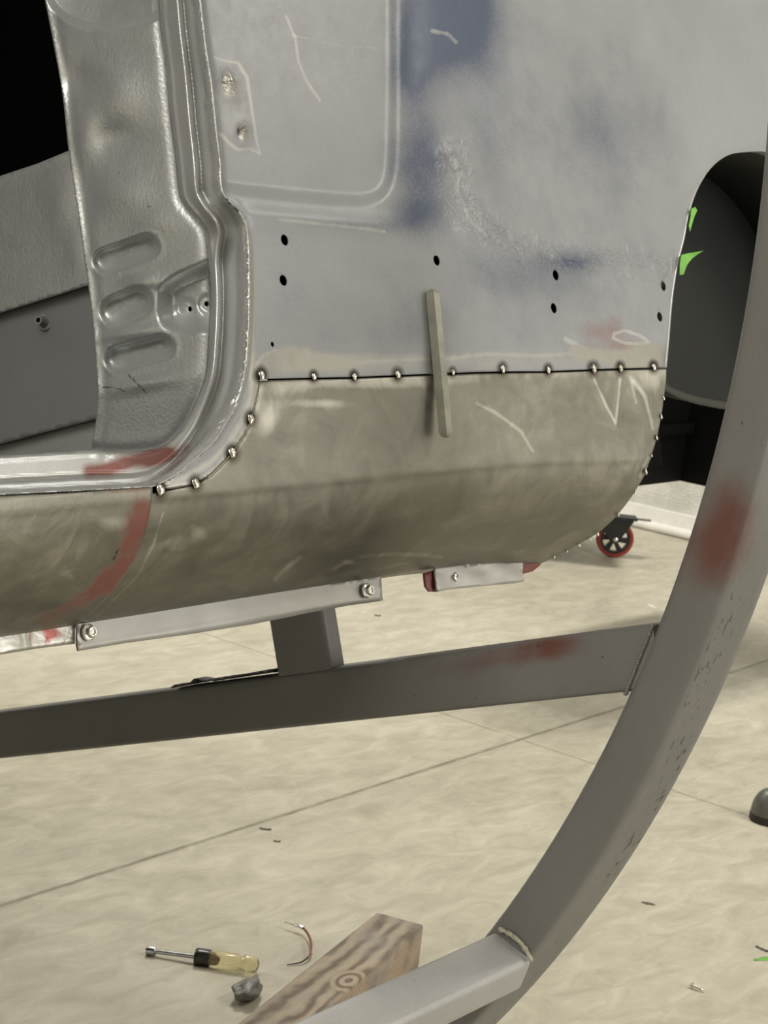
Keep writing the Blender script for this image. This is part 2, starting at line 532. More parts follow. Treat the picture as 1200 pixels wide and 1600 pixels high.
def quarter_h(q):
    """pressed relief (metres, outwards)"""
    d, _ = dist_poly(rec, q); ins = inside(np.vstack([rec, [(200, -200)]]), q)
    sd = np.where(ins, d, -d)
    h = -.0085 * sst(-10, 16, sd)
    # rounded ledge below the recess
    y = q[:, 1] - (335 + (q[:, 0] - 400) * .085)
    h = h + .0045 * np.exp(-(y / 15) ** 2) * sst(350, 420, q[:, 0]) * (1 - sst(585, 640, q[:, 0]))
    h = h - .004 * blob(q, 715, 300, 26, 60) + .003 * blob(q, 735, 370, 50, 30, 35) - .004 * blob(q, 900, 405, 80, 16, 5) + .003 * blob(q, 960, 450, 90, 25) 
    h = h + .003 * blob(q, 830, 120, 90, 160, 20) - .002 * blob(q, 960, 180, 60, 90) + .0022 * blob(q, 560, 470, 120, 60) - .002 * blob(q, 1000, 330, 60, 80)
    h = h - .0025 * blob(q, 640, 60, 26, 120)
    # bend back at the door edge and roll-under at the arch edge
    de_d, _ = dist_poly(np.array(de), q); h = h - .003 * np.exp(-(de_d / 7) ** 2)
    ar_d, _ = dist_poly(np.array(arch_s), q); h = h - .004 * np.exp(-(ar_d / 9) ** 2)
    return h


def quarter_map(P):
    P0 = drop(np.array([W(x, US, v) for x, v in P])); h = quarter_h(pixels(P0))
    return P0 - unit(P0) * h[:, None]


tacks_seam = [(408, 587, 8), (490, 589, 6), (553, 589, 6), (621, 586, 7), (707, 582, 5), (785, 577, 6.5), (856, 579, 6), (927, 577, 7.5), (969, 576, 6.5), (1021, 574, 6)]
tacks_curve = [(391, 655, 8), (362, 708, 8.5), (305, 756, 8.5), (250, 766, 9)]
tacks_edge = [(1037, 622, 5), (1033, 651, 5.5), (1026, 684, 5.5), (1018, 712, 4), (1009, 737, 7), (992, 771, 4), (966, 804, 5), (934, 834, 5.5), (922, 843, 4), (905, 852, 5), (886, 861, 4), (866, 870, 4)]


def scorch(q):
    s = np.zeros(len(q))
    for x, y, r in tacks_seam + tacks_curve: s = np.maximum(s, blob(q, x, y - 1, r * 1.7, r * 2.2))
    return s


def quarter_attr(P3):
    q = pixels(P3); n = len(q)
    blue = (1.15 * blob(q, 700, 20, 80, 92, 0, 2.4) + .75 * blob(q, 645, 110, 35, 70) + .55 * blob(q, 655, 250, 45, 75, 0, 3) + .5 * blob(q, 655, 335, 50, 34) + .2 * blob(q, 940, 190, 80, 90)
            + .35 * blob(q, 895, 410, 60, 16) + .25 * blob(q, 830, 430, 90, 40) + .15 * blob(q, 760, 130, 60, 150) + .2 * blob(q, 560, 350, 90, 14) + .2 * blob(q, 640, 520, 40, 40) + .17 * blob(q, 860, 300, 260, 300, 0, 4) + .12 * blob(q, 560, 470, 160, 80, 0, 4))
    red = .5 * blob(q, 945, 520, 55, 24, 10) + .55 * blob(q, 1000, 548, 60, 10, 5) + .35 * blob(q, 905, 545, 30, 8) + .25 * blob(q, 965, 500, 16, 20) + .12 * blob(q, 780, 230, 50, 90)
    ys = 590 - (q[:, 0] - 400) * .025
    low = sst(-46, -26, q[:, 1] - ys) * sst(385, 400, q[:, 0])
    bare = .16 * low + .7 * np.exp(-((q[:, 1] - ys + 20) / 20) ** 2) * (sst(400, 420, q[:, 0])) * .5
    bare += .75 * blob(q, 475, 566, 70, 16) + .6 * blob(q, 1012, 556, 34, 26) + .5 * stroke(q, [(900, 545), (950, 560), (1010, 566)], 10) + .8 * blob(q, 455, 552, 30, 14)
    bare += .9 * stroke(q, weld_curve, 9) + .8 * stroke(q, door_edge[11:], 6) + .55 * stroke(q, [(391, 380), (394, 460), (394, 590)], 5)
    bare += .9 * blob(q, 358, 133, 14, 24, -15, 4) + .9 * blob(q, 380, 207, 11, 17, -10, 4) + .35 * blob(q, 430, 400, 26, 40)
    bare += .5 * blob(q, 715, 290, 8, 26) * .9
    ring = [(960 + 0, 522), (975, 516), (1000, 524), (1015, 535), (1000, 538), (975, 536), (958, 528), (960, 520)]
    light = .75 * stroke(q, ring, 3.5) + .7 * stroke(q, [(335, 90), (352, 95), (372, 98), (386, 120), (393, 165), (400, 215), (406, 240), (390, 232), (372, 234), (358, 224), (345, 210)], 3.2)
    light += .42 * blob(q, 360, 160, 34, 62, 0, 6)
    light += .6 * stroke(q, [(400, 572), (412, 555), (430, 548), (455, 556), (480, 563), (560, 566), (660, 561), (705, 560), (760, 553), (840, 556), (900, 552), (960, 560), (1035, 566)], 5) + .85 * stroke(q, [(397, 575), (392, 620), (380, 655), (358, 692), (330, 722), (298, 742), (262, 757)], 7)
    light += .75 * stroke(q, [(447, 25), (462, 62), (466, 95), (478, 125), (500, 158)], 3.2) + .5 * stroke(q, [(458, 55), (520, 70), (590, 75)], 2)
    light += .6 * stroke(q, [(437, 343), (455, 345), (520, 352), (575, 358), (600, 362)], 4) + .6 * stroke(q, [(883, 530), (905, 541), (925, 552), (960, 566)], 6)  # first stroke paints the bright line of the ledge as a highlight
    light += .6 * stroke(q, [(675, 48), (700, 53), (712, 66)], 5) + .5 * stroke(q, [(712, 250), (716, 300), (735, 345), (760, 368)], 5) + .4 * stroke(q, [(445, 480), (470, 490), (510, 500)], 2)  # middle stroke paints the highlight of the dent crinkle into the colour
    dark = 1.0 * scorch(q) + .8 * blob(q, 372, 205, 3, 9) + .4 * stroke(q, [(343, 290), (352, 305), (370, 322), (383, 343)], 2.5)
    dent = .015 + .9 * stroke(q, [(712, 250), (720, 300), (745, 350), (790, 385), (870, 405), (950, 410), (1040, 425)], 26) + .7 * blob(q, 358, 133, 14, 24, -15) + .7 * blob(q, 380, 207, 11, 17)
    dent += .12 * blob(q, 980, 540, 70, 30)
    return A(n, blue=blue, red=red, bare=bare, light=light, dark=dark, dent=dent)


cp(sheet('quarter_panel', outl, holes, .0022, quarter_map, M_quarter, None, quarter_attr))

# rolled lip of the wheel arch
P = []; Fc = []
La = resample(archXV_full, .012, False)
for i, (x, v) in enumerate(La):
    for k, (du, dv) in enumerate(((.001, 0), (.006, .002), (.014, .0035), (.018, .003))):
        c = np.array([xa, 1.20]); dirv = np.array([x, v]) - c; dirv /= np.linalg.norm(dirv)
        P.append(W(x + dirv[0] * dv, US + du, v + dirv[1] * dv))
    if i:
        for k in range(3): a = (i - 1) * 4 + k; Fc.append((a, a + 1, a + 5, a + 4))
o = cp(mesh_obj('arch_lip', np.array(P), Fc, M_band, None, attrs=A(len(P)))); s = o.modifiers.new('t', 'SOLIDIFY'); s.thickness = .001

s_end = prS[-1]; s_strip = np.interp(lu, prU, prS)
edge_px = [(1041, 577), (1040, 600), (1037, 622), (1033, 651), (1026, 684), (1018, 712), (1008, 740), (992, 768), (967, 802), (935, 832), (905, 850), (880, 864), (856, 876)]
edgeXS = [inv(*p) for p in edge_px]
edgeXS = smooth_line(edgeXS, 4)
last = edgeXS[-1]
po = [inv(x, y + 2.8) for x, y in seam] + edgeXS + [(last[0] - .01, s_end), (XJ - .05, s_end), (XJ - .03, s_strip)]
# joint side (runs under the rocker's edge), then weld curve back up to the seam
po += [(XJ - .004, s_strip * .8), (XJ - .003, s_strip * .5), (XJ - .002, inv(240, 772)[1])] + [inv(x + 1.3, y + 1.2) for x, y in weld_curve[1:-1]]


def patch_map(P):
    Q = surf(P[:, 0], P[:, 1]); q = pixels(Q)
    h = .0022 * blob(q, 560, 700, 150, 70) - .0018 * blob(q, 820, 790, 120, 50) + .0015 * blob(q, 450, 830, 90, 40) - .003 * blob(q, 1012, 735, 12, 26, 20) + .0014 * blob(q, 780, 650, 70, 30, 30)
    d, _ = dist_poly(np.array(edge_px), q); h = h + (.0016 * np.sin(q[:, 1] * .16 + q[:, 0] * .1) - .001) * np.exp(-(d / 9) ** 2)
    h = h + .0012 * stroke(q, [(925, 590), (950, 640), (962, 662), (966, 620), (969, 590)], 5)
    return Q - unit(Q) * h[:, None]


def patch_attr(P3):
    q = pixels(P3); n = len(q)
    ys = 590 - (q[:, 0] - 400) * .025
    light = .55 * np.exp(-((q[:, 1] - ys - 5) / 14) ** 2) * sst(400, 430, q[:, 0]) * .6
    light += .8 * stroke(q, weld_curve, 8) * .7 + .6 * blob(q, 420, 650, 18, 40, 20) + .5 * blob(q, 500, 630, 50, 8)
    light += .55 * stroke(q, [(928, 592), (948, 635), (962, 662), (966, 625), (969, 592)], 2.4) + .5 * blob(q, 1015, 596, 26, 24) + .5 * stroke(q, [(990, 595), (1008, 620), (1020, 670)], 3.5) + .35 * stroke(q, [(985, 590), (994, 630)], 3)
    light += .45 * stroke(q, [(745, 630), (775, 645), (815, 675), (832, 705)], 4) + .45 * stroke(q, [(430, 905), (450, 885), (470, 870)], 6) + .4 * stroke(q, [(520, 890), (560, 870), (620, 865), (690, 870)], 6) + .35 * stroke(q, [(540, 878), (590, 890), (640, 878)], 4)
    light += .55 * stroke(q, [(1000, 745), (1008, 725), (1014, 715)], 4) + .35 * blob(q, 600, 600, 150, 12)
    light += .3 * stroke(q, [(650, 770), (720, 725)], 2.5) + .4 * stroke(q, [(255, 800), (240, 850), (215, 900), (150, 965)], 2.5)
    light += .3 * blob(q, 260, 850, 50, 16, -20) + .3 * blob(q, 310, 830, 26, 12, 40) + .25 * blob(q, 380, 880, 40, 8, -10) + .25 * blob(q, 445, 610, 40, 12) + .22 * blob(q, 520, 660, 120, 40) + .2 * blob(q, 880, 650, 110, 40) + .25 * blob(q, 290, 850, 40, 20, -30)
    dark = 1.0 * scorch(q)
    for x, y, r in tacks_edge: dark = np.maximum(dark, .35 * blob(q, x - 3, y - 2, r * 1.3, r * 1.5))
    dent = .04 + .35 * blob(q, 990, 610, 60, 40) + .2 * blob(q, 470, 640, 80, 30) + .7 * blob(q, 1005, 740, 20, 30)
    return A(n, light=light, dark=dark, dent=dent)


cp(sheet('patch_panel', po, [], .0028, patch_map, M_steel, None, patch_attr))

# rocker panel on the left of the joint, lapped over the patch
st_ = inv(120, 769.5)[1]
xl = xv(-260, 790)[0]
ro = [(XJ, inv(235, 762)[1]), (XJ - .0005, s_strip * .55), (XJ - .002, s_strip * .85), (XJ - .006, s_strip), (XJ - .02, s_end), (xl, s_end), (xl, inv(0, 775)[1]), (xv(0, 775)[0], inv(0, 775)[1]), (xv(120, 773)[0], st_)]


def rocker_map(P):
    Q = surf(P[:, 0], P[:, 1], -.0025); return Q


def rocker_attr(P3):
    q = pixels(P3); n = len(q)
    d, _ = dist_poly(np.array(jp, float), q)
    red = .9 * stroke(q, [(222, 805), (212, 840), (185, 890), (168, 905)], 22) + .75 * stroke(q, [(168, 915), (140, 930), (100, 950), (70, 968)], 13) + .55 * stroke(q, [(175, 762), (235, 758)], 5)
    light = .35 * stroke(q, [(0, 780), (120, 774), (235, 765)], 4) + .3 * blob(q, 60, 880, 50, 16, -15) + .3 * blob(q, 110, 900, 26, 10, 20) + .25 * blob(q, 40, 830, 40, 12) + .3 * blob(q, 180, 815, 30, 18) + .3 * stroke(q, [(0, 803), (80, 800)], 4) + .3 * blob(q, 130, 850, 70, 40, -20)
    dark = .9 * stroke(q, [(186, 856), (176, 878)], 1.6) + .3 * blob(q, 60, 950, 90, 26) + .25 * blob(q, 200, 800, 24, 14)
    return A(n, red=red, light=light, dark=dark, dent=np.full(n, .2))


cp(sheet('rocker_panel', ro, [], .0035, rocker_map, M_steel, None, rocker_attr, .0014))

# dark sheet added inside the skin for the shade in gap and holes
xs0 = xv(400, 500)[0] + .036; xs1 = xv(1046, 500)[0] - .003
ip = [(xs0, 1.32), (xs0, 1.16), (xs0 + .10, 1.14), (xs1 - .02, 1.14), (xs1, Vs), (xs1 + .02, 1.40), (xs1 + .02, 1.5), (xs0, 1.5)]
cp(sheet('gap_shade_backing', ip, [], .05, lambda P: np.array([W(x, US + .03, v) for x, v in P]), M_cavity, None, None, .001))


# --- weld tacks
def bead(center, nrm, up, r, par, asp=1.25, hgt=.55):
    bm = bmesh.new(); bmesh.ops.create_icosphere(bm, subdivisions=3, radius=1)
    n = Vector(nrm).normalized(); u_ = Vector(up); u_ = (u_ - n * u_.dot(n)).normalized(); s_ = u_.cross(n)
    ph = random.random() * 6
    for v in bm.verts:
        c = v.co.copy(); k = 1 + .14 * math.sin(3 * c.x + ph) * math.cos(4 * c.y + ph) + .06 * math.sin(9 * c.y + ph)
        lobe = 1 + .25 * math.cos(2 * math.atan2(c.y, c.x) + ph)*0.3
        v.co = Vector(center) + (s_ * c.x * r * lobe + u_ * c.y * r * asp + n * c.z * r * hgt) * k
    return cp(bm_obj('weld_tack', bm, M_bead, None))


def seam_pt(px, py):
    return drop(on(px, py, UU, US)[None])[0]


mpp = lambda p: np.linalg.norm(np.asarray(p) - CAM) / F
for x, y, r in tacks_seam:
    p = seam_pt(x, y); bead(p - UU * .0008, -UU, VV, r * .78 * mpp(p), body)
for x, y, r in tacks_curve:
    p = seam_pt(x, y); bead(p - UU * .0008, -UU, VV, r * .85 * mpp(p), body)
for x, y, r in tacks_edge:
    xs_, ss = inv(x, y); p = surf(np.array([xs_]), np.array([ss]))[0]
    bead(p, -UU * .7 + XX * .3, VV, r * .62 * mpp(p), body)

# --- flange, mounting strip and tab under the sill
US2 = US + lu + .003


def plane_sheet(name, pts, mat, u, step=.006, holes_=(), attr=None, thick=.0016, bulge=None):
    Pm = [xv(*p, u) for p in pts]
    H_ = []
    for cx, cy, ry in holes_:
        c = np.array(xv(cx, cy, u)); rr = abs(xv(cx, cy - ry, u)[1] - c[1]); H_.append([tuple(c + rr * np.array([.8 * math.cos(a), math.sin(a)])) for a in np.linspace(0, 2 * math.pi, 14, endpoint=False)])

    def fm(P):
        Q = np.array([W(x, u, v) for x, v in P])
        if bulge is not None: Q = Q - np.outer(bulge(pixels(Q)), UU)
        return Q
    return cp(sheet(name, Pm, H_, step, fm, mat, None, attr, thick))


def pinch_attr(P3):
    q = pixels(P3)
    red = .9 * blob(q, 72, 993, 30, 15, -5, 4) - 1.2 * blob(q, 61, 996, 9, 11, 0, 4) - .8 * blob(q, 90, 1003, 10, 6)
    return A(len(q), red=red, dent=np.full(len(q), .12), dark=.6 * stroke(q, [(117, 975), (117, 1008)], 2))  # dark stroke paints the unlit gap at the flange end


plane_sheet('pinch_flange', [(-260, 1016), (0, 978), (60, 972), (117, 968), (117, 1006), (60, 1013), (0, 1023), (-260, 1066)], M_flangebare, US2, .004, (), pinch_attr,
            bulge=lambda q: .0008 * np.sin(q[:, 0] * .08))
strip = plane_sheet('mounting_strip', [(119, 966), (300, 938), (450, 915), (560, 900), (598, 895), (597, 906), (599, 938), (588, 940), (545, 946), (480, 958), (430, 968), (395, 975), (300, 990), (200, 1004), (122, 1017)], M_galv, US2 - .0022, .006,
                    bulge=lambda q: .0009 * np.sin(q[:, 0] * .017 + 1) + .003 * sst(.6, 1, (q[:, 1] - (1017 - (q[:, 0] - 122) * .165) + 8) / 10) * .3, thick=.002)
plane_sheet('red_flange', [(662, 896), (700, 884), (790, 872), (848, 866), (852, 874), (843, 884), (832, 893), (815, 897), (700, 912), (682, 925), (670, 924), (664, 916)], M_redprimer, US2 + .002, .006)
plane_sheet('clamp_tab', [(680, 886), (740, 880), (817, 874), (818, 884), (819, 908), (806, 911), (750, 916), (700, 921), (682, 925), (680, 915)], M_galv, US2 - .002, .004, ((712, 902, 6),), None, .0018,
            bulge=lambda q: .0012 * np.sin(q[:, 0] * .09) * np.cos(q[:, 1] * .12))
p = on(716, 902, UU, US2 + .001)


def lathe(profile, seg, M):
    """profile (r, h) about local z, placed by matrix M"""
    bm = bmesh.new(); rings = []
    for r, h in profile:
        rings.append([bm.verts.new(M @ Vector((r * math.cos(a), r * math.sin(a), h))) for a in [2 * math.pi * k / seg for k in range(seg)]] if r > 1e-6 else [bm.verts.new(M @ Vector((0, 0, h)))])
    for a, b in zip(rings, rings[1:]):
        if len(a) == 1 and len(b) == 1: continue
        for k in range(seg):
            k2 = (k + 1) % seg
            if len(a) == 1: bm.faces.new((a[0], b[k], b[k2]))
            elif len(b) == 1: bm.faces.new((a[k], a[k2], b[0]))
            else: bm.faces.new((a[k], a[k2], b[k2], b[k]))
    return bm


def frame_at(p, z, xh=(1, 0, 0)):
    z = Vector(z).normalized(); x = Vector(xh); x = (x - z * x.dot(z)).normalized(); y = z.cross(x)
    M = Matrix((x, y, z)).transposed().to_4x4(); M.translation = Vector(p); return M


def bolt(px, py, r, rot=.3):
    pt = on(px, py, UU, US2 - .004); k = r * mpp(pt)
    M = frame_at(pt, -UU, XX * math.cos(rot) + VV * math.sin(rot))
    fl = lathe([(0, 0), (k, 0), (k, k * .12), (k * .8, k * .26), (0, k * .3)], 28, M)
    fb = cp(bm_obj('bolt_flange', fl, M_bolt, None))
    hx = lathe([(0, 0), (k * .68, k * .1), (k * .68, k * .72), (k * .58, k * .84), (k * .45, k * .84), (k * .38, k * .66), (0, k * .62)], 6, M)
    fb.name = 'hex_bolt'
    h = bm_obj('bolt_head', hx, M_bolt, None, False); h.parent = fb
    bm = lathe([(0, k * .62), (k * .2, k * .62), (k * .2, k * .72), (0, k * .76)], 10, M)
    h2 = bm_obj('bolt_recess', bm, M_bead, None); h2.parent = fb


bolt(138, 988, 13.5, .3); bolt(573, 923, 12.0, .7)
cp(bm_obj('rivet_nut', lathe([(.0016, 0), (.0036, 0), (.0036, .0015), (.0022, .002), (.0016, 0.0)], 18, frame_at(on(712, 902, UU, US2 - .004), -UU)), M_bolt, None))

# --- door opening: rebated band round the opening, then the pillar face
de_sill = door_edge + [(236, 760), (160, 764), (80, 768), (0, 772), (-120, 779), (-260, 788)]
de2 = np.array(smooth_line(de_sill[:-6], 6)[:-1] + de_sill[-6:])
XE = drop(np.array([on(*p, UU, US) for p in de2]))[:, 0]
inner = [(232, -150), (242, -60), (247, 0), (251, 50), (258, 100), (265, 180), (272, 235), (279, 300), (288, 322), (312, 350), (320, 367), (324, 407), (327, 450), (327, 490), (325, 530), (320, 587), (300, 640), (284, 668), (264, 690), (240, 701),
         (190, 705), (140, 703), (100, 705), (0, 711), (-120, 719), (-260, 728)]
inner_s = np.array(smooth_line(inner, 5))


def on_x(q, X, h):
    r = (np.stack([(q[:, 0] - 600) / F, (q[:, 1] - 800) / F, np.ones(len(q))], 1)) @ R.T
    t = (X - CAM[0]) / r[:, 0]; Pp = CAM + t[:, None] * r
    rn = r / np.linalg.norm(r, axis=1)[:, None]
    return Pp - rn * np.asarray(h)[:, None]


XP = np.max(XE[:60])


DR = resample(de2, 6, False); XR_ = drop(np.array([on(*p, UU, US) for p in DR]))[:, 0]


def shep(q):
    D = ((q[:, None, :] - DR[None]) ** 2).sum(2) + 4; Wt = D ** -3.0
    return (Wt * XR_).sum(1) / Wt.sum(1)


def band_map(q):
    d, par = dist_poly(de2, q); X = shep(q)
    wi, _ = dist_poly(inner_s, q); s = d / (d + wi + 1e-6)
    sill = 1 - sst(200, 330, q[:, 0]); lowv = sst(330, 420, q[:, 1]) * (1 - sill)
    f0 = .12 + .14 * lowv - .05 * sill; c1 = .46 + .2 * lowv - .2 * sill; c2 = c1 + .12
    h = -.004 * sst(0, .03, s)
    h = h - (.013 - .006 * sill) * sst(f0 - .03, f0 + .04, s) + (.022 - .010 * sill) * sst(c1, c2, s) - .003 * sst(c2, .93, s) - (.012) * sst(.90, 1.02, s)
    h = h + .0012 * np.exp(-((s - c2 - .04) / .03) ** 2) + .002 * np.exp(-((s - .90) / .05) ** 2) * (1 - .3 * sill)
    # dented sill crest
    h = h + .0015 * np.sin(q[:, 0] * .22) * blob(q, 170, 708, 34, 8)
    return on_x(q, X, h)


def band_attr(P3):
    q = pixels(P3); d, par = dist_poly(de2, q)
    red = .95 * stroke(q, [(140, 736), (170, 733), (200, 722), (235, 712), (260, 708)], 13) + .5 * stroke(q, [(235, 725), (265, 712), (290, 700)], 12) + .35 * stroke(q, [(200, 757), (240, 757), (262, 747)], 5)
    light = .45 * stroke(q, [(140, 704), (165, 709), (188, 712)], 2.5) + .4 * stroke(q, [(345, 292), (350, 308), (368, 324), (383, 345)], 3) + .6 * blob(q, 342, 278, 4, 8) + .5 * blob(q, 343, 300, 4, 10)
    bare = .62 * stroke(q, [(340, 200), (344, 280)], 4) + .6 * stroke(q, [(387, 400), (389, 500), (380, 575)], 3.5) + .3 * stroke(q, [(314, 0), (332, 160)], 4)
    dent = .9 * np.exp(-((d - 6) / 7) ** 2) * sst(150, 330, q[:, 0]) * .4 + .02
    dark = .7 * stroke(q, [(348, 290), (356, 315), (372, 330)], 2.0) + .5 * blob(q, 247, 757, 9, 6)
    return A(len(q), red=red, light=light, bare=bare, dent=dent, dark=dark)


band_o = [tuple(p) for p in de2] + [tuple(p) for p in inner_s[::-1]]
cp(sheet('door_opening_rebate', band_o, [], 3.4, band_map, M_band, None, band_attr, .001))


def seg_d(q, a, b):
    d, _ = dist_poly([a, b], q); return d


recess_poly = smooth_line([(250, 470), (252, 452), (268, 436), (300, 420), (334, 408), (346, 420), (347, 470), (346, 508), (310, 516), (268, 514), (252, 498), (250, 470)], 5)


def pillar_h(q):
    h = np.zeros(len(q))
    def slot(a, b, r, dep):
        nonlocal h
        d = seg_d(q, a, b)
        # steep upper wall, flat floor with a raised lower bead
        h = h - dep * 2.2 * np.sqrt(np.clip(1 - (d / (r * 1.08)) ** 2, 0, 1)) * (1 - sst(r * .8, r * 1.1, d)) + .0008 * np.exp(-((d - r * 1.25) / 4) ** 2)
    slot((166, 407), (228, 386), 20, .0085); slot((181, 486), (213, 473), 24, .0085); slot((184, 561), (252, 543), 20, .0085)
    for (a, b) in (((168, 411), (238, 396)), ((180, 486), (226, 476)), ((188, 566), (258, 550))):
        h = h + .0015 * np.exp(-(seg_d(q, a, b) / 5) ** 2)
    d, _ = dist_poly(recess_poly, q, True); ins = inside(np.array(recess_poly), q); sd = np.where(ins, d, -d)
    h = h - .032 * sst(-8, 24, sd) 
    # two dimples in its floor
    for cx, cy, r in ((290, 481, 16), (325, 475, 16)):
        dd = np.hypot(q[:, 0] - cx, q[:, 1] - cy); h = h - .005 * (1 - sst(r * .75, r * 1.1, dd))
        h = h + .0015 * np.exp(-((dd - r * .3) / 2.5) ** 2)
    # big pressed arch at the top
    arc = smooth_line([(60, -60), (78, 5), (110, 34), (160, 48), (210, 42), (255, 20), (280, -60)], 5)
    da, _ = dist_poly(arc, q); ia = inside(np.vstack([arc, [(280, -200), (60, -200)]]), q)
    h = h - .018 * sst(-3, 10, np.where(ia, da, -da)) - np.where(ia, da, 0) * .0003
    # buckles of the hammered sheet
    h = h - .009 * blob(q, 122, 125, 28, 30, 30) + .010 * blob(q, 180, 150, 46, 50, 25) - .006 * blob(q, 185, 215, 45, 26) + .007 * blob(q, 135, 215, 22, 50) + .007 * blob(q, 190, 300, 50, 34) - .005 * blob(q, 135, 300, 20, 60) + .005 * blob(q, 240, 345, 40, 26)
    h = h + .006 * blob(q, 225, 440, 30, 12) + .006 * blob(q, 205, 520, 50, 10, -10) + .006 * blob(q, 220, 600, 60, 14, -10)
    h = h + .002 * blob(q, 290, 590, 26, 34) - .004 * sst(615, 680, q[:, 1])
    # turned edge on the left
    le, _ = dist_poly(np.array(left_edge), q); h = h + .002 * np.exp(-(le / 5) ** 2) - .0015 * np.exp(-((le - 12) / 6) ** 2)
    # roll towards the rebate
    ri, _ = dist_poly(inner_s, q); h = h - .004 * np.exp(-(ri / 9) ** 2)
    return h


left_edge = smooth_line([(38, -150), (55, -60), (70, 0), (88, 92), (98, 150), (107, 235), (120, 320), (131, 400), (138, 448), (146, 520), (152, 607), (150, 656), (142, 702), (140, 730)], 4)
pil_out = [tuple(p) for p in left_edge] + [(190, 735), (250, 715)] + [(x + 3, y + 3) for x, y in inner[::-1] if 264 <= x <= 330 or y < 400 and x > 230][0:0]
right_pts = [(x + 5, y) for x, y in inner if y < 700]
pil_out = [tuple(p) for p in left_edge] + [(200, 725), (250, 712)] + smooth_line(right_pts[::-1], 4)
phole = []
for cx, cy, r in ((296.5, 483, 3.4), (328.5, 474.5, 3.6)):
    pass
h_px = [[(cx + r * math.cos(a), cy + r * 1.35 * math.sin(a)) for a in np.linspace(0, 2 * math.pi, 12, endpoint=False)] for cx, cy, r in ((296.5, 483, 3.2), (322, 475, 3.4))]


def pillar_attr(P3):
    q = pixels(P3)
    dark = .7 * stroke(q, [(200, 585), (230, 615)], 1.6) + .7 * stroke(q, [(160, 605), (185, 607), (195, 612)], 1.6) + .8 * blob(q, 233, 323, 4, 2) + .7 * blob(q, 170, 360, 4, 1.6) + .6 * blob(q, 185, 270, 2, 1.5)
    return A(len(q), dark=dark, dent=.025 + .03 * blob(q, 180, 200, 70, 220), bare=.30 * blob(q, 295, 575, 20, 30))


XPIL = XP + .004
pil = cp(sheet('door_pillar', pil_out, h_px, 3.2, lambda q: on_x(q, np.full(len(q), XPIL), pillar_h(q)), M_jamb, None, pillar_attr, .001))
cp(sheet('pillar_shade_backing', [(270, 420), (342, 420), (342, 520), (270, 520)], [], 20, lambda q: on_x(q, np.full(len(q), XPIL + .035), np.zeros(len(q))), M_cavity, None, None, .001))  # added dark sheet, gives the pillar holes their shade


# panels further inside the opening
def inner_h(q): return .006 * blob(q, 100, 300, 40, 60) - .004 * sst(475, 520, q[:, 1] + (q[:, 0]) * .33) * 0 + .003 * blob(q, 30, 330, 60, 60)


M_innerJ = M_jamb
up_o = [(-220, 362), (-60, 300), (0, 275), (60, 255), (118, 231), (160, 300), (170, 470), (137, 446), (80, 464), (0, 489), (-220, 556)]
cp(sheet('side_brace', up_o, [], 6, lambda q: on_x(q, np.full(len(q), XPIL + .022), .006 * blob(q, 95, 310, 30, 60) + .004 * blob(q, 120, 390, 20, 40) + .002 * np.exp(-((q[:, 1] - 275 + q[:, 0] * .36) / 5) ** 2)), M_jamb, None,
         lambda P3: A(len(P3), dent=.03 * np.ones(len(P3))), .0012))
lo_o = [(-220, 540), (0, 484), (80, 458), (150, 436), (165, 500), (170, 660), (150, 655), (80, 673), (0, 694), (-220, 752)]
cp(sheet('seat_riser', lo_o, [], 8, lambda q: on_x(q, np.full(len(q), XPIL + .034), -.003 * blob(q, 60, 560, 60, 60)), M_inner, None, None, .0012))
fl_o = [(-220, 740), (0, 683), (80, 663), (150, 645), (175, 650), (175, 735), (0, 745), (-220, 790)]
cp(sheet('floor_edge', fl_o, [], 8, lambda q: on_x(q, np.full(len(q), XPIL + .045), np.zeros(len(q))), M_band, None, lambda P3: A(len(P3)), .0012))
# welded nut on the seat riser
pn = on(70, 503, XX, XPIL + .034)
nut = cp(bm_obj('weld_stud', lathe([(0.0028, .004), (.0028, .012), (.0046, .012), (.0050, .004), (.0062, .001), (.0085, .001), (.0095, 0), (.0028, 0)], 24, frame_at(pn, -XX * .9 - UU * .25 + VV * .1)), M_inner, None))
cp(bm_obj('bore_shade_plug', lathe([(0, .0115), (.0030, .0115), (.003, .004), (0, .004)], 16, frame_at(pn, -XX * .9 - UU * .25 + VV * .1)), M_cavity, None))  # dark plug whose colour stands in for shade in the bore
# black sheets added to stand in for the unlit interior beyond
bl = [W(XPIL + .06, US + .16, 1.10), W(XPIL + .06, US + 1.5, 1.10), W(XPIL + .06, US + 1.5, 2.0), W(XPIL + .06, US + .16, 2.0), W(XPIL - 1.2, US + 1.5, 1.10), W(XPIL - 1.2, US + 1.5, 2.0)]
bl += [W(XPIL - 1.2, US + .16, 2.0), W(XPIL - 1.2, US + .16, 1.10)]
o = cp(mesh_obj('dark_interior_box', bl, [(0, 1, 2, 3), (1, 4, 5, 2), (3, 2, 5, 6), (0, 7, 4, 1)], M_black, None, False)); s = o.modifiers.new('t', 'SOLIDIFY'); s.thickness = .004

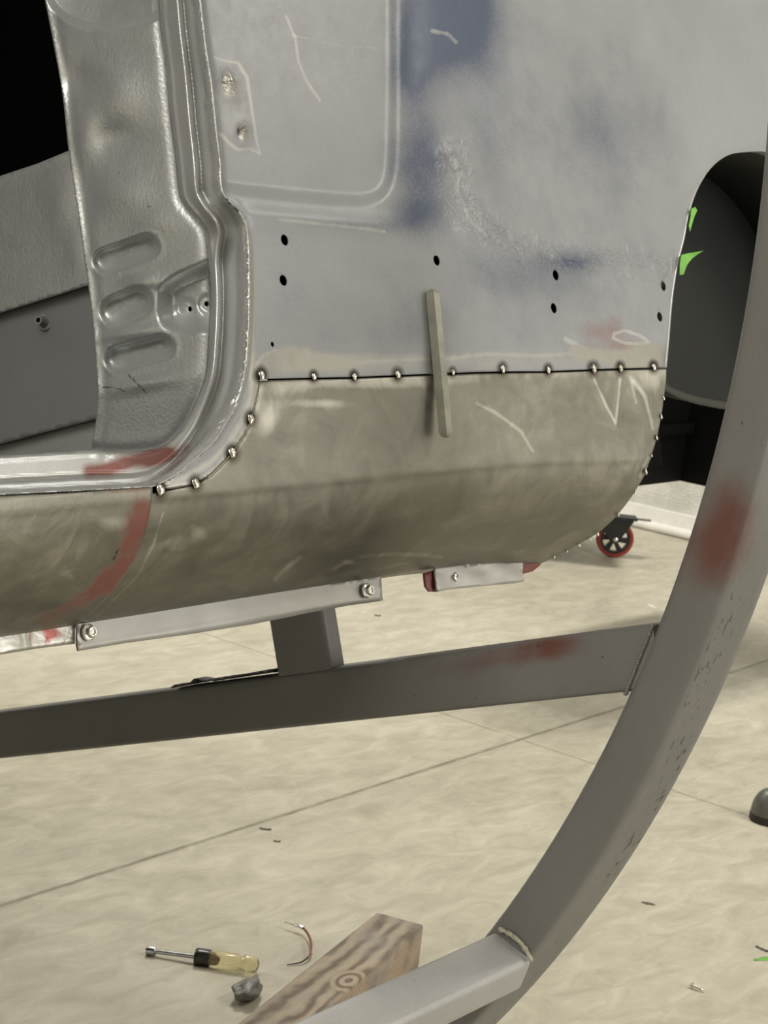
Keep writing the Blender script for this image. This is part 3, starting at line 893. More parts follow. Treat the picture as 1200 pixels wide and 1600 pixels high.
# wheel housing behind the arch
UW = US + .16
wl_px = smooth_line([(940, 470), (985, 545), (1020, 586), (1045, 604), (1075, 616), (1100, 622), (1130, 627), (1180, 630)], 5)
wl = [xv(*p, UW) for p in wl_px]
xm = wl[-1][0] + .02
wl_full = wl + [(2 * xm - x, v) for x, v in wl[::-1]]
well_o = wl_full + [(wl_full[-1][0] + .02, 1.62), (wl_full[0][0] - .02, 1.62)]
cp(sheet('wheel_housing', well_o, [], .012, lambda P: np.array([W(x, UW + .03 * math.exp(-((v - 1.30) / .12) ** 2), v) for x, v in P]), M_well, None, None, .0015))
P = []; Fc = []
for i, (x, v) in enumerate(resample(wl_full, .012, False)):
    for du, dv in ((.006, .004), (-.002, .001), (-.004, -.002), (-.004, -.011), (-.002, -.012)): P.append(W(x, UW + du, v + dv))
    if i:
        for k in range(4): a = (i - 1) * 5 + k; Fc.append((a, a + 1, a + 6, a + 5))
o = cp(mesh_obj('housing_flange', np.array(P), Fc, M_welllip, None)); s = o.modifiers.new('t', 'SOLIDIFY'); s.thickness = .0012
# tunnel joining arch and housing (roof of the wheel well)
P = []; Fc = []
for i, (x, v) in enumerate(resample(archXV_full, .02, False)):
    c = np.array([xa, 1.20]); d = np.array([x, v]) - c; d /= np.linalg.norm(d)
    v2 = max(v, Vs + .06)
    for k, du in enumerate((.018, .09, .17)): P.append(W(x + d[0] * (.012 + .01 * k), US + du, v2 + d[1] * (.012 + .01 * k)))
    if i:
        for k in range(2): a = (i - 1) * 3 + k; Fc.append((a, a + 1, a + 4, a + 3))
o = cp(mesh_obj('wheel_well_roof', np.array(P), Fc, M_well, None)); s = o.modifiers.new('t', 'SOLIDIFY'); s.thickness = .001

# ------------------------------------------------------------------ green tape scraps on the arch edge
def tape(name, pts, label, curl=.004, u=US - .0025):
    Pm = [xv(*p, u) for p in pts]; c = np.mean(Pm, 0)
    o = sheet(name, Pm, [], .002, lambda P: np.array([W(x, u - curl * ((x - c[0]) / .012) ** 2 * (1 if x > c[0] else .1), v) for x, v in P]), M_tape, None, None, .0005)
    return tag(o, label, 'tape', 'torn green tape on the arch edge')


tape('masking_tape', [(1080, 326), (1084, 324), (1086, 330), (1083, 345), (1078, 362), (1076, 352), (1079, 340)], 'narrow torn sliver of green tape high on the wheel arch edge')
tape('masking_tape', [(1065, 398), (1074, 396), (1083, 396), (1078, 404), (1073, 415), (1068, 429), (1061, 430), (1062, 412)], 'wider torn flag of green tape lower on the wheel arch edge')

# ------------------------------------------------------------------ butt-weld clamp bar lying over the seam
cb = empty('butt_weld_clamp', 'square metal clamp bar standing across the weld seam of bare patch', 'clamp', tuple(on(687, 565, UU, US)))
hb = .0052
ta = on(675.5, 452, UU, US - hb - .001); tb = on(697, 683, UU, US - hb - .001)
ta = ta; ax = tb - ta; L = np.linalg.norm(ax); ax /= L
M = frame_at(ta, ax, -UU)
sq = [(hb, hb), (-hb, hb), (-hb, -hb), (hb, -hb)]
bm = bmesh.new(); rings = []
for h, k in ((0, .45), (.004, .9), (.0055, 1), (L - .0055, 1), (L - .003, .9), (L, .5)):
    rings.append([bm.verts.new(M @ Vector((a * k, b * k, h))) for a, b in sq])
for a, b in zip(rings, rings[1:]):
    for k in range(4): bm.faces.new((a[k], a[(k + 1) % 4], b[(k + 1) % 4], b[k]))
bm.faces.new(rings[0]); bm.faces.new(rings[-1][::-1])
bmesh.ops.bevel(bm, geom=bm.edges[:], offset=.0005, segments=2, affect='EDGES')
keep(bm_obj('square_bar', bm, M_bar, None), cb)
p1 = on(676, 584, UU, US); c_ = [W(p1[0] + dx, US + du, (p1 @ VV) + dv) for dx, du, dv in ((.0, .004, 0), (.022, .004, .0005), (.022, -.012, .0006), (.0, -.012, 0))]
bl_ = [c + VV * .0004 for c in c_] + [c - VV * .0004 for c in c_]
keep(mesh_obj('clamp_blade', bl_, [(0, 1, 2, 3), (7, 6, 5, 4), (0, 4, 5, 1), (1, 5, 6, 2), (2, 6, 7, 3), (3, 7, 4, 0)], M_bar, None, False), cb)

# ------------------------------------------------------------------ ROTISSERIE
XR = 1.6
inner_px = [(1192, 200), (1183, 300), (1160, 500), (1120, 680), (1080, 830), (1025, 970), (975, 1085), (900, 1235), (830, 1360), (760, 1460)]
Q = np.array([on(*p, XX, XR)[1:] for p in inner_px])
s_ = np.linalg.lstsq(np.c_[2 * Q, np.ones(len(Q))], (Q ** 2).sum(1), rcond=None)[0]
cy, cz = s_[:2]; rin = math.sqrt(s_[2] + cy * cy + cz * cz)
TW, TD = .053, .092
rot = empty('body_rotisserie', 'grey painted square tube rotisserie frame with large curved hoop', 'rotisserie', (XR, cy, 0))


def rp(o): return keep(o, rot)


rc = rin + TW / 2
path = []
th = math.radians(95)
low = on(690, 1625, XX, XR)
th_end = math.atan2(low[2] - cz, low[1] - cy)
if th_end < 0: th_end += 2 * math.pi
for a in np.linspace(th, th_end, 110): path.append(np.array([cy + rc * math.cos(a), cz + rc * math.sin(a)]))
e = path[-1]; tdir = path[-1] - path[-2]; tdir /= np.linalg.norm(tdir)
fy = e + tdir * .10
for t in np.linspace(.12, 1, 12):
    b0, b1, b2 = e, e + tdir * .16, np.array([e[0] + .19, TW / 2 + .001]); path.append((1 - t) ** 2 * b0 + 2 * t * (1 - t) * b1 + t * t * b2)


def rect_sweep(name, path3, wdir_fn, ddir, w_, d_, mat, attr=None, bev=.006, nsub=5, cap=True):
    """rectangular tube swept along 3D path; wdir across, ddir depth"""
    prof_ = []
    cs = [(w_ / 2, d_ / 2), (-w_ / 2, d_ / 2), (-w_ / 2, -d_ / 2), (w_ / 2, -d_ / 2)]
    for i in range(4):
        c = np.array(cs[i]); n_ = np.array(cs[(i + 1) % 4]); ctr = c - np.sign(c) * bev
        a0 = [0, 90, 180, 270][i]
        for k in range(4): a = math.radians(a0 + 30 * k); prof_.append(tuple(ctr + bev * np.array([math.cos(a), math.sin(a)])))
        last_ = np.array(prof_[-1]); nc = n_ - np.sign(n_) * bev; a = math.radians(a0 + 90); first = nc + bev * np.array([math.cos(a), math.sin(a)])
        for k in range(1, nsub): prof_.append(tuple(last_ + (first - last_) * k / nsub))
    m = len(prof_); Vv = []; Fa = []
    for i, p in enumerate(path3):
        wd = wdir_fn(i)
        for a, b in prof_: Vv.append(p + wd * a + ddir(i) * b)
        if i:
            for k in range(m): Fa.append(((i - 1) * m + k, (i - 1) * m + (k + 1) % m, i * m + (k + 1) % m, i * m + k))
    if cap: Fa.append(tuple(range(m))[::-1]); Fa.append(tuple((len(path3) - 1) * m + k for k in range(m)))
    Vv = np.array(Vv); o = mesh_obj(name, Vv, Fa, mat, None, attrs=attr(pixels(Vv)) if attr else A(len(Vv)))
    bm = bmesh.new(); bm.from_mesh(o.data); bmesh.ops.recalc_face_normals(bm, faces=bm.faces[:]); bm.to_mesh(o.data); bm.free()
    try: o.data.set_sharp_from_angle(angle=math.radians(40))
    except Exception: pass
    return o


p3 = [np.array([XR + TD / 2, a, b]) for a, b in path]


def ring_w(i):
    a = path[max(i - 1, 0)]; b = path[min(i + 1, len(path) - 1)]; t = b - a; t /= np.linalg.norm(t)
    return np.array([0, -t[1], t[0]]) * -1


def ring_attr(q):
    red = .8 * blob(q, 1140, 810, 50, 80, 10) + .5 * blob(q, 1110, 870, 60, 60, 20) + .2 * blob(q, 960, 1360, 40, 60) + .15 * blob(q, 1080, 900, 40, 40)
    chip = stroke(q, [(1150, 940), (1120, 1010), (1085, 1090), (1040, 1240), (1000, 1310), (950, 1380)], 14)
    dark = .55 * blob(q, 1112, 748, 8, 6)
    return A(len(q), red=red, chip=chip, dark=dark)


rp(rect_sweep('curved_hoop', p3, ring_w, lambda i: XX, TW, TD, M_frame, ring_attr, bev=.009, nsub=6))

# crossbar (chord of the hoop)
cvt = .971; chh = .062
e0 = on(1020, 1030, XX, XR)@UU; 
u0 = e0 - .004; u1 = 2.55
n_ = 90
pb = [W(XR + .028, u0 + (u1 - u0) * i / n_, cvt - chh / 2) for i in range(n_ + 1)]


def bar_attr(q):
    red = 1.0 * blob(q, 860, 1012, 55, 20, -8) + .5 * blob(q, 760, 1030, 70, 22, -8) + .2 * blob(q, 700, 1050, 60, 20)
    chip = .8 * stroke(q, [(700, 1030), (960, 990)], 5)
    return A(len(q), red=red, chip=chip * .6, light=.3 * stroke(q, [(770, 1012), (820, 1003), (870, 1000)], 2.5))


rp(rect_sweep('cross_bar', pb, lambda i: VV, lambda i: XX, chh, .05, M_frame, bar_attr, bev=.005))
# weld seam where it meets the hoop
bm = bmesh.new()
for i in range(26):
    t = i / 25; c = W(XR - .001 + .002 * random.random(), 0, 0); px = 1019 - (1019 - 978) * t; py = 978 + (1083 - 978) * t
    p = on(px, py, XX, XR + .002)
    b2 = bmesh.new(); bmesh.ops.create_icosphere(b2, subdivisions=2, radius=.0020 + .0008 * random.random())
    tmp = bpy.data.meshes.new('tmp'); bmesh.ops.translate(b2, vec=Vector(p), verts=b2.verts); b2.to_mesh(tmp); b2.free(); bm.from_mesh(tmp); bpy.data.meshes.remove(tmp)
rp(bm_obj('weld_seam', bm, M_frame, None))
# post up to the car
pu0 = on(428, 1045, XX, XR)@UU; pu1 = on(513, 1040, XX, XR)@UU
pc = (pu0 + pu1) / 2; pw = abs(pu0 - pu1)
pp = [W(XR + .0165, pc, cvt - .002 + .12 * i / 14) for i in range(15)]
rp(rect_sweep('post', pp, lambda i: UU, lambda i: XX, pw, .027, M_frame, lambda q: A(len(q), red=.22 * blob(q, 520, 1000, 16, 40)), bev=.005))

# lower rail running along the car, welded to the hoop's face
pA = on(772, 1456, XX, XR); pB = on(829, 1500, XX, XR)
lw = .052
wdr = pA - pB; wdr[0] = 0; rw_ = np.linalg.norm(wdr); wdr /= rw_; ddr = np.cross(XX, wdr)
if ddr[2] < 0: ddr = -ddr
ctrR = (pA + pB) / 2 - ddr * .020; ctrR[0] = XR
ctrN = ctrR + np.array([-1.9, -.0, -.045])
M_rail = painted('rail_light_grey_paint', (.31, .305, .295), rough=.42, peel=.3, peel_sc=300, chip=True)
pl = [ctrR + np.array([-.0, 0, 0]) + (ctrN - ctrR) * i / 60 for i in range(61)]
rp(rect_sweep('lower_rail', pl, lambda i: wdr, lambda i: ddr, rw_ + .002, .040, M_rail, lambda q: A(len(q), chip=.75 * np.ones(len(q)) * 0), bev=.006))
bm = bmesh.new()
for i in range(22):
    t = i / 21; p = on(782 + (829 - 782) * t + 6 * math.sin(t * 3.1), 1452 + (1500 - 1452) * t - 5 * math.sin(t * 3.1), XX, XR - .003)
    b2 = bmesh.new(); bmesh.ops.create_icosphere(b2, subdivisions=2, radius=.0022 + .001 * random.random())
    tmp = bpy.data.meshes.new('tmp'); bmesh.ops.translate(b2, vec=Vector(p), verts=b2.verts); b2.to_mesh(tmp); b2.free(); bm.from_mesh(tmp); bpy.data.meshes.remove(tmp)
rp(bm_obj('weld_seam', bm, plain('old_weld', (.33, .31, .24), rough=.5, var=.3, sc=200), None))

# black torn flap lying on the crossbar
fp = []; ff = []
nn = 26
for i in range(nn):
    t = i / (nn - 1); u = on(270 + 158 * t, 1060, XX, XR)@UU
    for k in range(4):
        fp.append(W(XR - .006 + .016 * k, u, cvt + .0022 + (.0025 * abs(math.sin(i * 1.7)) + .003 * t + (.004 if 5 < i < 8 else 0)) * (1 if k < 2 else .3)))
    if i:
        for k in range(3): a = (i - 1) * 4 + k; ff.append((a, a + 1, a + 5, a + 4))
o = mesh_obj('rubber_strip', np.array(fp), ff, plain('black_rubber', (.012, .012, .012), rough=.5, bump=0), None)
s = o.modifiers.new('t', 'SOLIDIFY'); s.thickness = .0015; s.offset = 1
tag(o, 'torn black rubber strip lying on top of the grey cross bar', 'strip')

# ------------------------------------------------------------------ floor objects
# wood block
zt = .089
Aq = on(589, 1424, ZZ, zt); Bq = on(662, 1445, ZZ, zt); Lq = on(368, 1600, ZZ, zt)
ld = (Lq - Aq); ld[2] = 0; ld /= np.linalg.norm(ld); wd = np.array([-ld[1], ld[0], 0]);
if wd @ (Bq - Aq) < 0: wd = -wd
ww = (Bq - Aq) @ wd; LL = .55
M = frame_at(Aq + wd * ww / 2 + ld * LL / 2 - ZZ * zt / 2, ZZ, ld)


def wood():
    t = NT('weathered_pine')
    co = t.coord((1, 1, 1))
    sep = t.n('ShaderNodeSeparateXYZ'); t.l(co, sep.inputs[0])
    kx, ky = .0, .0
    # knot: rings bend round it
    lc = np.array(on(545, 1532, ZZ, zt)) - (Aq + wd * ww / 2 + ld * LL / 2); yx = np.cross(ZZ, ld)
    kx, ky = lc @ ld, lc @ yx
    dx = t.math('SUBTRACT', sep.outputs[0], float(kx)); dy = t.math('SUBTRACT', sep.outputs[1], float(ky))
    r2 = t.math('ADD', t.math('MULTIPLY', t.math('MULTIPLY', dx, dx), .35), t.math('MULTIPLY', dy, dy))
    r = t.math('SQRT', r2)
    g = t.math('DIVIDE', .00022, t.math('ADD', r2, .00018))
    n1 = t.noise(9, 3, .5, t.coord((1, 2, 1))); 
    base = t.math('ADD', sep.outputs[1], t.math('MULTIPLY', t.math('SUBTRACT', n1, .5), .055))
    base = t.math('ADD', base, t.math('MULTIPLY', sep.outputs[2], .45))
    base = t.math('ADD', base, t.math('MULTIPLY', g, .012))
    ph = t.math('MULTIPLY', base, 250)
    sv = t.math('SINE', ph); f = t.math('MULTIPLY', t.math('ADD', sv, 1), .5)
    rr = t.math('MULTIPLY', t.math('ADD', t.math('SINE', t.math('MULTIPLY', r, 600)), 1), .5)
    km = t.rampf(r, [(.016, 1), (.026, 0)])
    f = t.mix(km, f, rr)
    col = t.ramp(f, [(.0, (.36, .30, .22)), (.5, (.29, .235, .17)), (.85, (.15, .115, .08)), (1, (.12, .09, .06))])
    sd = t.math('MULTIPLY', t.math('ADD', t.math('SINE', t.math('ADD', t.math('MULTIPLY', sep.outputs[0], 520), t.math('MULTIPLY', sep.outputs[2], 420))), 1), .5)
    sc_ = t.ramp(sd, [(.2, (.34, .25, .16)), (.8, (.20, .145, .095))])
    sc_ = t.mix(t.rampf(t.noise(16, 3), [(.5, 0), (.62, 1)]), sc_, (.13, .115, .10))
    col = t.mix(t.rampf(sep.outputs[2], [(zt / 2 - .006, 1), (zt / 2 - .003, 0)]), col, sc_)
    gy = t.noise(14, 4, .6); col = t.mix(t.rampf(gy, [(.45, 0), (.7, .7)]), col, (.27, .24, .21))
    col = t.mix(t.rampf(t.noise(1, 2, .5, t.coord((30, 400, 400))), [(.4, 0), (.8, .35)]), col, (.16, .12, .08))
    return t.set(color=col, rough=.75, normal=t.bump(f, .35, .0015))


bm = box_bm((-LL / 2, -ww / 2, -zt / 2), (LL / 2, ww / 2, zt / 2), .004)
o = bm_obj('wood_block', bm, wood()); o.matrix_world = M
tag(o, 'weathered wooden post offcut with a knot, lying behind the lower rail', 'wood block')

# nut driver
h0 = on(229, 1485, ZZ, .0065); h1 = on(404, 1508, ZZ, .0125)
dd = h1 - h0; LN = np.linalg.norm(dd); nd = empty('nut_driver', 'nut driver with clear yellowed handle and steel shank on the floor', 'nut driver', (h0[0], h0[1], 0))
M = frame_at(h0, dd, ZZ)
M_chrome = plain('chrome_shank', (.42, .44, .45), rough=.18, metal=1, var=.05, bump=0)
k = LN
keep(bm_obj('socket', lathe([(.0, .010), (.0042, .010), (.0042, 0), (.0062, 0), (.0064, .008), (.0058, .012), (.0035, .014), (0, .014)], 24, M), M_chrome), nd)
keep(bm_obj('shank', lathe([(0, .012), (.0031, .012), (.0031, k * .47), (0, k * .47)], 16, M), M_chrome), nd)


def fluted(prof_, M, depth=.05, nf=6, seg=48):
    bm = bmesh.new(); rings = []
    for r, h, fl in prof_:
        rings.append([bm.verts.new(M @ Vector((r * (1 - fl * depth * (1 + math.cos(nf * a))) * math.cos(a), r * (1 - fl * depth * (1 + math.cos(nf * a))) * math.sin(a), h))) for a in [2 * math.pi * i / seg for i in range(seg)]])
    for a, b in zip(rings, rings[1:]):
        for i in range(seg): bm.faces.new((a[i], a[(i + 1) % seg], b[(i + 1) % seg], b[i]))
    bm.faces.new(rings[0][::-1]); bm.faces.new(rings[-1]); return bm


t = NT('clear_amber_acetate'); M_clear = t.set(color=(.90, .84, .56), rough=.08, trans=.88, ior=1.47)
M_collar = plain('black_collar', (.02, .018, .015), rough=.3, bump=0)
keep(bm_obj('handle', fluted([(.0105, k * .455, .3), (.0122, k * .47, .8), (.0122, k * .80, 1), (.0115, k * .82, .6), (.0095, k * .835, 0), (.0092, k * .85, 0), (.0112, k * .865, 0), (.0118, k * .90, 0), (.0108, k * .96, 0), (.0085, k * .99, 0), (.004, k * 1.003, 0)], M), M_clear), nd)
keep(bm_obj('collar', fluted([(.0095, k * .435, 0), (.0118, k * .44, 0), (.0127, k * .455, 0), (.0127, k * .475, .2), (.0126, k * .565, .9), (.0120, k * .575, .9)], M), M_collar), nd)
keep(bm_obj('tang', lathe([(0, k * .57), (.0052, k * .57), (.005, k * .62), (.003, k * .66), (0, k * .665)], 12, M), plain('brown_tang', (.16, .07, .02), rough=.4, bump=0)), nd)

# putty lump
pc_ = on(385, 1549, ZZ, .014); bm = bmesh.new(); bmesh.ops.create_icosphere(bm, subdivisions=5, radius=1)
from mathutils import noise as mn
dr = on(410, 1527, ZZ, .014) - pc_; dr[2] = 0; ln = np.linalg.norm(dr); dr /= ln; sd_ = np.cross(ZZ, dr)
for v in bm.verts:
    c = v.co.copy(); f_ = 1 + .30 * mn.noise(c * 1.4) + .10 * mn.noise(c * 3.2) + .02 * mn.noise(c * 8)
    tt = c.x; wid = (.0155 - .006 * tt)
    v.co = Vector(pc_ + dr * (.010 + .030 * tt * f_) + sd_ * wid * c.y * f_ + ZZ * .013 * c.z * min(f_, 1.25))
zmin = min(v.co.z for v in bm.verts)
for v in bm.verts: v.co.z = max(v.co.z - max(0, zmin), .0005)
o = bm_obj('putty_lump', bm, plain('grey_putty', (.15, .145, .125), rough=.48, var=.2, sc=150, bump=.4, bsc=120, bdist=.001))
tag(o, 'lumpy grey blob of putty touching the clear screwdriver handle', 'putty')


def tube(name, pts, r, mat, parent=None, seg=10, taper=None):
    P = [Vector(p) for p in smooth_line(pts, 6)]; bm = bmesh.new(); rings = []
    for i, p in enumerate(P):
        t_ = (P[min(i + 1, len(P) - 1)] - P[max(i - 1, 0)]).normalized(); a = t_.orthogonal() if abs(t_.z) > .9 else t_.cross(Vector((0, 0, 1))); a.normalize(); b = t_.cross(a)
        rr = r if taper is None else r * (1 + (taper - 1) * i / (len(P) - 1))
        rings.append([bm.verts.new(p + (a * math.cos(2 * math.pi * k / seg) + b * math.sin(2 * math.pi * k / seg)) * rr) for k in range(seg)])
    for a, b in zip(rings, rings[1:]):
        for k in range(seg): bm.faces.new((a[k], a[(k + 1) % seg], b[(k + 1) % seg], b[k]))
    bm.faces.new(rings[0][::-1]); bm.faces.new(rings[-1]); return bm_obj(name, bm, mat, parent)


# scrap of wire
wb = on(465, 1470, ZZ, 0); wr = empty('wire_scrap', 'short curved scrap of red insulated wire by the wooden post', 'wire', tuple(wb))
zf = lambda x, y, z: on(x, y, ZZ, z)
keep(tube('wire_core', [zf(445, 1441, .010), zf(453, 1443, .010), zf(462, 1446, .010)], .0011, M_bolt, None), wr)
keep(tube('crimp', [zf(460, 1445, .010), zf(468, 1447, .010), zf(474, 1450, .010)], .0032, plain('tinned_crimp', (.85, .84, .8), rough=.2, metal=.8, bump=0), None), wr)
keep(tube('insulation', [zf(473, 1449, .010), zf(481, 1459, .010), zf(486, 1473, .010), zf(485, 1487, .008), zf(480, 1497, .005)], .0019, plain('red_insulation', (.20, .045, .03), rough=.4, bump=0), None), wr)
keep(tube('bare_end', [zf(480, 1497, .005), zf(471, 1503, .0035), zf(459, 1506, .002), zf(448, 1507, .0014)], .0015, plain('dark_wire', (.05, .035, .03), rough=.5, bump=0), None, taper=.4), wr)

# screw on the floor
sp = on(1089, 1543, ZZ, .004); sw = empty('sheet_metal_screw', 'small shiny screw lying alone on the floor at lower right', 'screw', (sp[0], sp[1], 0))
s0 = on(1078, 1538, ZZ, .005); s1 = on(1101, 1548, ZZ, .003); M = frame_at(s0, s1 - s0, ZZ); Ls = np.linalg.norm(s1 - s0)
keep(bm_obj('screw_head', lathe([(0, 0), (.0032, 0), (.0034, .003), (.005, .0035), (.005, .0046), (0, .005)], 6, M), M_bolt, None, False), sw)
keep(bm_obj('screw_shank', lathe([(0, .004)] + [(.0017 + .0006 * (i % 2), .005 + i * .001) for i in range(int((Ls - .009) / .001))] + [(0, Ls)], 12, M), M_bolt), sw)

# floor debris
def flake(name, px, py, lpx, wpx, ang, mat, label, cat, thick=.0012, group=None, curl=0.002):
    c = on(px, py, ZZ, 0); a = math.radians(ang)
    d1_ = on(px + lpx * math.cos(a), py + lpx * math.sin(a), ZZ, 0) - c; L_ = np.linalg.norm(d1_); d1_ /= L_; d2_ = np.cross(ZZ, d1_); w2 = wpx * mpp(c) * 1.6
    pts = []; fc = []; N = 9
    for i in range(N):
        t_ = -1 + 2 * i / (N - 1); ww_ = w2 * (1 - .75 * t_ * t_) * (1 + .2 * math.sin(i * 2.3))
        for s2 in (-1, 1): pts.append(c + d1_ * L_ * t_ + d2_ * ww_ * s2 + ZZ * (.0006 + curl * t_ * t_))
        if i: a_ = 2 * (i - 1); fc.append((a_, a_ + 1, a_ + 3, a_ + 2))
    o = mesh_obj(name, np.array(pts), fc, mat, None); m_ = o.modifiers.new('t', 'SOLIDIFY'); m_.thickness = thick; m_.offset = 1
    return tag(o, label, cat, group)


M_dk = plain('dark_scrap', (.10, .08, .055), rough=.6, bump=0)
flake('metal_shaving', 1020, 948, 9, 2, 24, M_white, 'white sliver of scrap on the floor left of the curved hoop', 'scrap')
flake('wood_sliver', 415, 1296, 9, 2.5, 6, M_dk, 'larger dark sliver on the floor just below the long floor joint', 'scrap')
flake('wood_sliver', 433, 1315, 5, 1.6, 8, M_dk, 'tiny dark sliver under the larger sliver below the floor joint', 'scrap')
flake('dirt_chip', 590, 962, 5, 2.6, 5, M_dk, 'small dark chip on the floor between mounting strip and red tab', 'scrap')
flake('dirt_chip', 1013, 1412, 11, 3, 12, M_dk, 'flat dark smear of dirt on the floor right of the hoop', 'scrap', thick=.0006, curl=.0002)
flake('rubber_scrap', 1192, 1484, 12, 2.2, 22, M_collar, 'dark curled scrap at right edge above green tape', 'scrap')
o = flake('masking_tape', 1198, 1498, 20, 3.6, -8, M_tape, 'green tape piece on the floor at the right edge', 'tape', thick=.0005, curl=.0004)

# rounded grey rubber foot at the right edge (shoe toe)
bc = on(1203, 1256, ZZ, .032); rb = 28 * mpp(bc)
M = frame_at((bc[0], bc[1], 0), ZZ, (1, 0, 0)); 
fdir = on(1300, 1300, ZZ, 0) - np.array([bc[0], bc[1], 0]); fdir[2] = 0; fdir /= np.linalg.norm(fdir); fs = np.cross(ZZ, fdir)
sh = empty('shoe', 'rounded grey toe of a shoe at the right edge of the floor', 'shoe', (bc[0], bc[1], 0))
def toe(zlo, zhi, rr, mat, name, grow=1.0):
    bm = bmesh.new(); rings = []; seg = 40
    prof_ = [(zlo, .93), (zlo + .004, 1.0)] if name == 'sole' else []
    levels = np.linspace(zlo, zhi, 3 if name == 'sole' else 12)
    for z_ in levels:
        f_ = 1.0 if name == 'sole' else math.sqrt(max(0.0, 1 - ((z_ - zlo) / (zhi - zlo)) ** 2.2)) * .97 + .0
        ring = []
        for i in range(seg):
            a = 2 * math.pi * i / seg; c, s = math.cos(a), math.sin(a)
            lng = .22 if c > 0 else rr; f2 = f_ if c <= 0 else (f_ * .5 + .5)
            ring.append(bm.verts.new(Vector(np.array([bc[0], bc[1], 0]) + fdir * c * lng * f2 + fs * s * rr * 1.1 * max(f_, .05)) + Vector((0, 0, z_))))
        rings.append(ring)
    for a, b in zip(rings, rings[1:]):
        for i in range(seg): bm.faces.new((a[i], a[(i + 1) % seg], b[(i + 1) % seg], b[i]))
    bm.faces.new(rings[0][::-1]); bm.faces.new(rings[-1]); return keep(bm_obj(name, bm, mat), sh)
toe(0.0, .014, rb * 1.0, plain('black_sole', (.012, .011, .008), rough=.5, bump=0), 'sole')
toe(.014, .062, rb * 1.0, plain('grey_leather', (.10, .10, .085), rough=.4, var=.2, sc=60), 'upper')

# ------------------------------------------------------------------ caster dolly far behind
M_castred = plain('red_tyre', (.23, .022, .015), rough=.4, bump=0)
M_castblk = plain('black_plastic', (.008, .008, .008), rough=.45, bump=0)
wc0 = on(957, 870, ZZ, 0); Rw = 29 * mpp(wc0)
wn = -np.array([VIEW[0], VIEW[1], 0]); wn /= np.linalg.norm(wn)
wc = wc0 + ZZ * Rw
dolly = empty('rolling_dolly', 'low black dolly with a red tyred caster wheel on the far floor', 'dolly', (wc0[0], wc0[1], 0))
M = frame_at(wc, wn, ZZ)
tk = .012
cst = keep(bm_obj('tyre', lathe([(Rw * .80, -tk), (Rw * .94, -tk), (Rw, -tk * .5), (Rw, tk * .5), (Rw * .94, tk), (Rw * .80, tk), (Rw * .80, -tk)], 48, M), M_castred), dolly)
bm = lathe([(Rw * .66, -tk * .8), (Rw * .81, -tk * .8), (Rw * .81, tk * .8), (Rw * .66, tk * .8), (Rw * .66, -tk * .8)], 48, M)
wheel = bm
for i in range(6):
    a = 2 * math.pi * i / 6 + .2
    for (r1, r2, w1, w2, da) in ((.15, .70, .10, .15, .28),):
        pts = []
        for zz in (-tk * .7, tk * .7):
            for rr, ww_, ad in ((r1, w1, 0), (r2, w2, da)):
                for s2 in (-1, 1):
                    an = a + ad; pts.append(M @ Vector((Rw * (rr * math.cos(an) - s2 * ww_ * math.sin(an)), Rw * (rr * math.sin(an) + s2 * ww_ * math.cos(an)), zz)))
        vs = [wheel.verts.new(p) for p in pts]
        for f_ in ((0, 1, 3, 2), (4, 6, 7, 5), (0, 4, 5, 1), (1, 5, 7, 3), (3, 7, 6, 2), (2, 6, 4, 0)): wheel.faces.new([vs[j] for j in f_])
keep(bm_obj('wheel_hub', wheel, M_castblk, None, False), dolly)
keep(bm_obj('hub_centre', lathe([(0, -tk), (Rw * .24, -tk), (Rw * .24, tk), (0, tk)], 20, M), M_castblk), dolly)
keep(bm_obj('axle_bolt', lathe([(0, tk), (Rw * .12, tk), (Rw * .12, tk + .006), (Rw * .06, tk + .008), (0, tk + .008)], 12, M), M_bolt), dolly)
# fork: two cheeks and a top plate
hx = np.cross(ZZ, wn); hx /= np.linalg.norm(hx)
if (R.T @ hx)[0] < 0: hx = -hx
for sgn in (1, -1):
    cc = wc + wn * sgn * (tk + .004)
    pr = [cc - ZZ * .010 - hx * .014, cc - ZZ * .010 + hx * .008, cc + ZZ * (Rw * 1.05) + hx * Rw * .85, cc + ZZ * (Rw * 1.12) + hx * Rw * .85, cc + ZZ * (Rw * 1.12) - hx * Rw * .95, cc + ZZ * Rw * .5 - hx * Rw * .75]
    if sgn == 1: pr = [p_ for p_ in pr]
    th_ = wn * .0015
    vs = [p_ - th_ for p_ in pr] + [p_ + th_ for p_ in pr]; n6 = 6
    fc = [tuple(range(n6)), tuple(range(2 * n6 - 1, n6 - 1, -1))] + [(i, (i + 1) % n6, n6 + (i + 1) % n6, n6 + i) for i in range(n6)]
    o = mesh_obj('fork', vs, fc, M_castblk, None, False); keep(o, dolly)
tp = wc + ZZ * (Rw * 1.15)
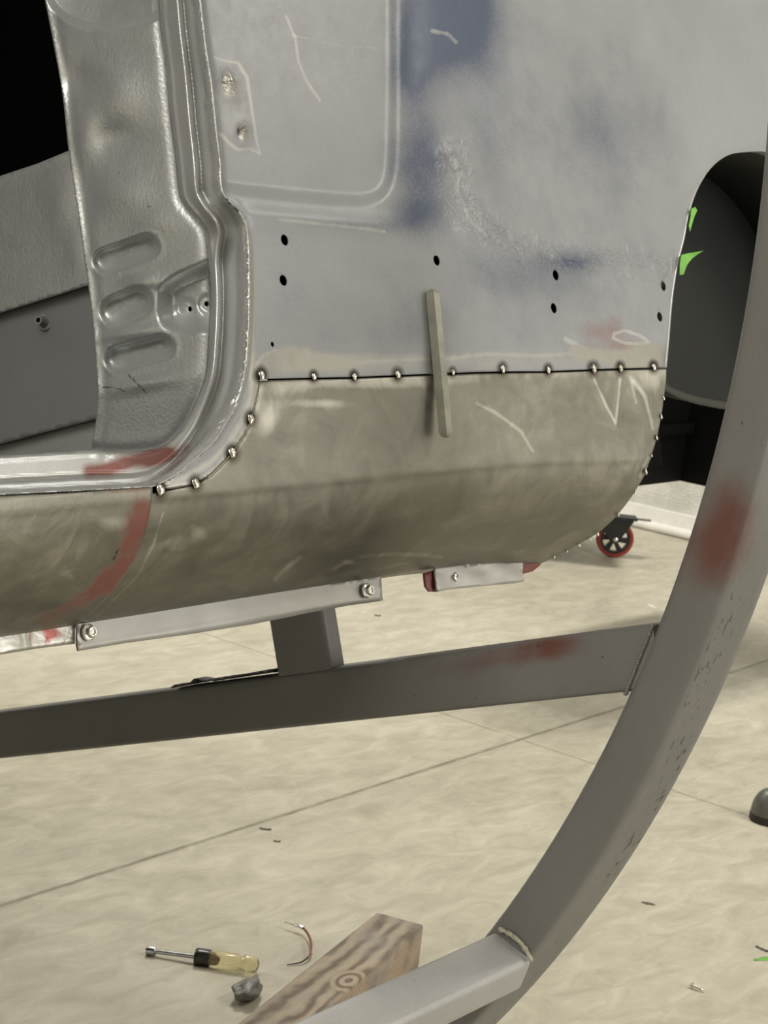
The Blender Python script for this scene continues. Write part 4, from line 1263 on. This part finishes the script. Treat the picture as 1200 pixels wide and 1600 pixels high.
def obox(name, c, ex, ey, ez, lx, ly, lz, mat, par):
    vs = [c + ex * lx * a + ey * ly * b + ez * lz * d for d in (-1, 1) for b in (-1, 1) for a in (-1, 1)]
    return keep(mesh_obj(name, vs, [(0, 2, 3, 1), (4, 5, 7, 6), (0, 1, 5, 4), (1, 3, 7, 5), (3, 2, 6, 7), (2, 0, 4, 6)], mat, None, False), par)
obox('top_plate', tp - hx * .0 + ZZ * .003, hx, wn, ZZ, Rw * 1.0, .03, .004, M_castblk, dolly)
obox('plate_arm', tp + hx * Rw * 1.35 - wn * .01, hx, wn, ZZ, Rw * .45, .006, .003, plain('grey_steel', (.25, .25, .24), rough=.4, metal=.6, bump=0), dolly)
obox('deck', tp + ZZ * .02 - hx * .40, hx, wn, ZZ, .36, .20, .012, M_castblk, dolly)
for sx in (-.70,):
    for sy in (-.14, .14):
        c_ = tp + hx * sx + wn * sy; obox('deck_leg', np.array([c_[0], c_[1], (tp[2] + .008) / 2]), hx, wn, ZZ, .015, .015, (tp[2] + .008) / 2, M_castblk, dolly)

# black vehicle-like mass far behind, seen through the wheel arch
XK = XB - 1.4
ck = on(1064, 752, XX, XK); zk = ck[2]; yk = ck[1]
M_satblk = plain('satin_black', (.003, .003, .003), rough=.6, bump=0, spec=.12)
bk = empty('equipment_cabinet', 'black boxy cabinet far behind, seen between wheel arch and hoop', 'cabinet', (XK, yk - .3, 0))
keep(bm_obj('side_body', box_bm((XK - .75, yk, zk), (XK, yk + .3, .85), .004), M_satblk, None, False), bk)
keep(bm_obj('end_body', box_bm((XK, yk - .7, zk), (XK + .25, yk + .3, .85), .004), M_satblk, None, False), bk)
keep(bm_obj('side_rail', box_bm((XK - .75, yk - .025, zk + .12), (XK - .01, yk, zk + .15), .006), M_satblk, None, False), bk)
keep(bm_obj('side_rail', box_bm((XK - .75, yk - .02, zk + .24), (XK - .01, yk, zk + .27), .006), M_satblk, None, False), bk)
ft = on(1118, 900, ZZ, 0); fx, fyy = XK + .12, yk - .28
keep(bm_obj('pedestal', box_bm((fx - .03, yk - .45, .01), (fx + .03, yk - .38, zk + .01)), M_satblk, None, False), bk)
keep(bm_obj('foot_plate', box_bm((fx - .05, yk - .47, 0), (fx + .05, yk - .36, .012)), M_satblk, None, False), bk)
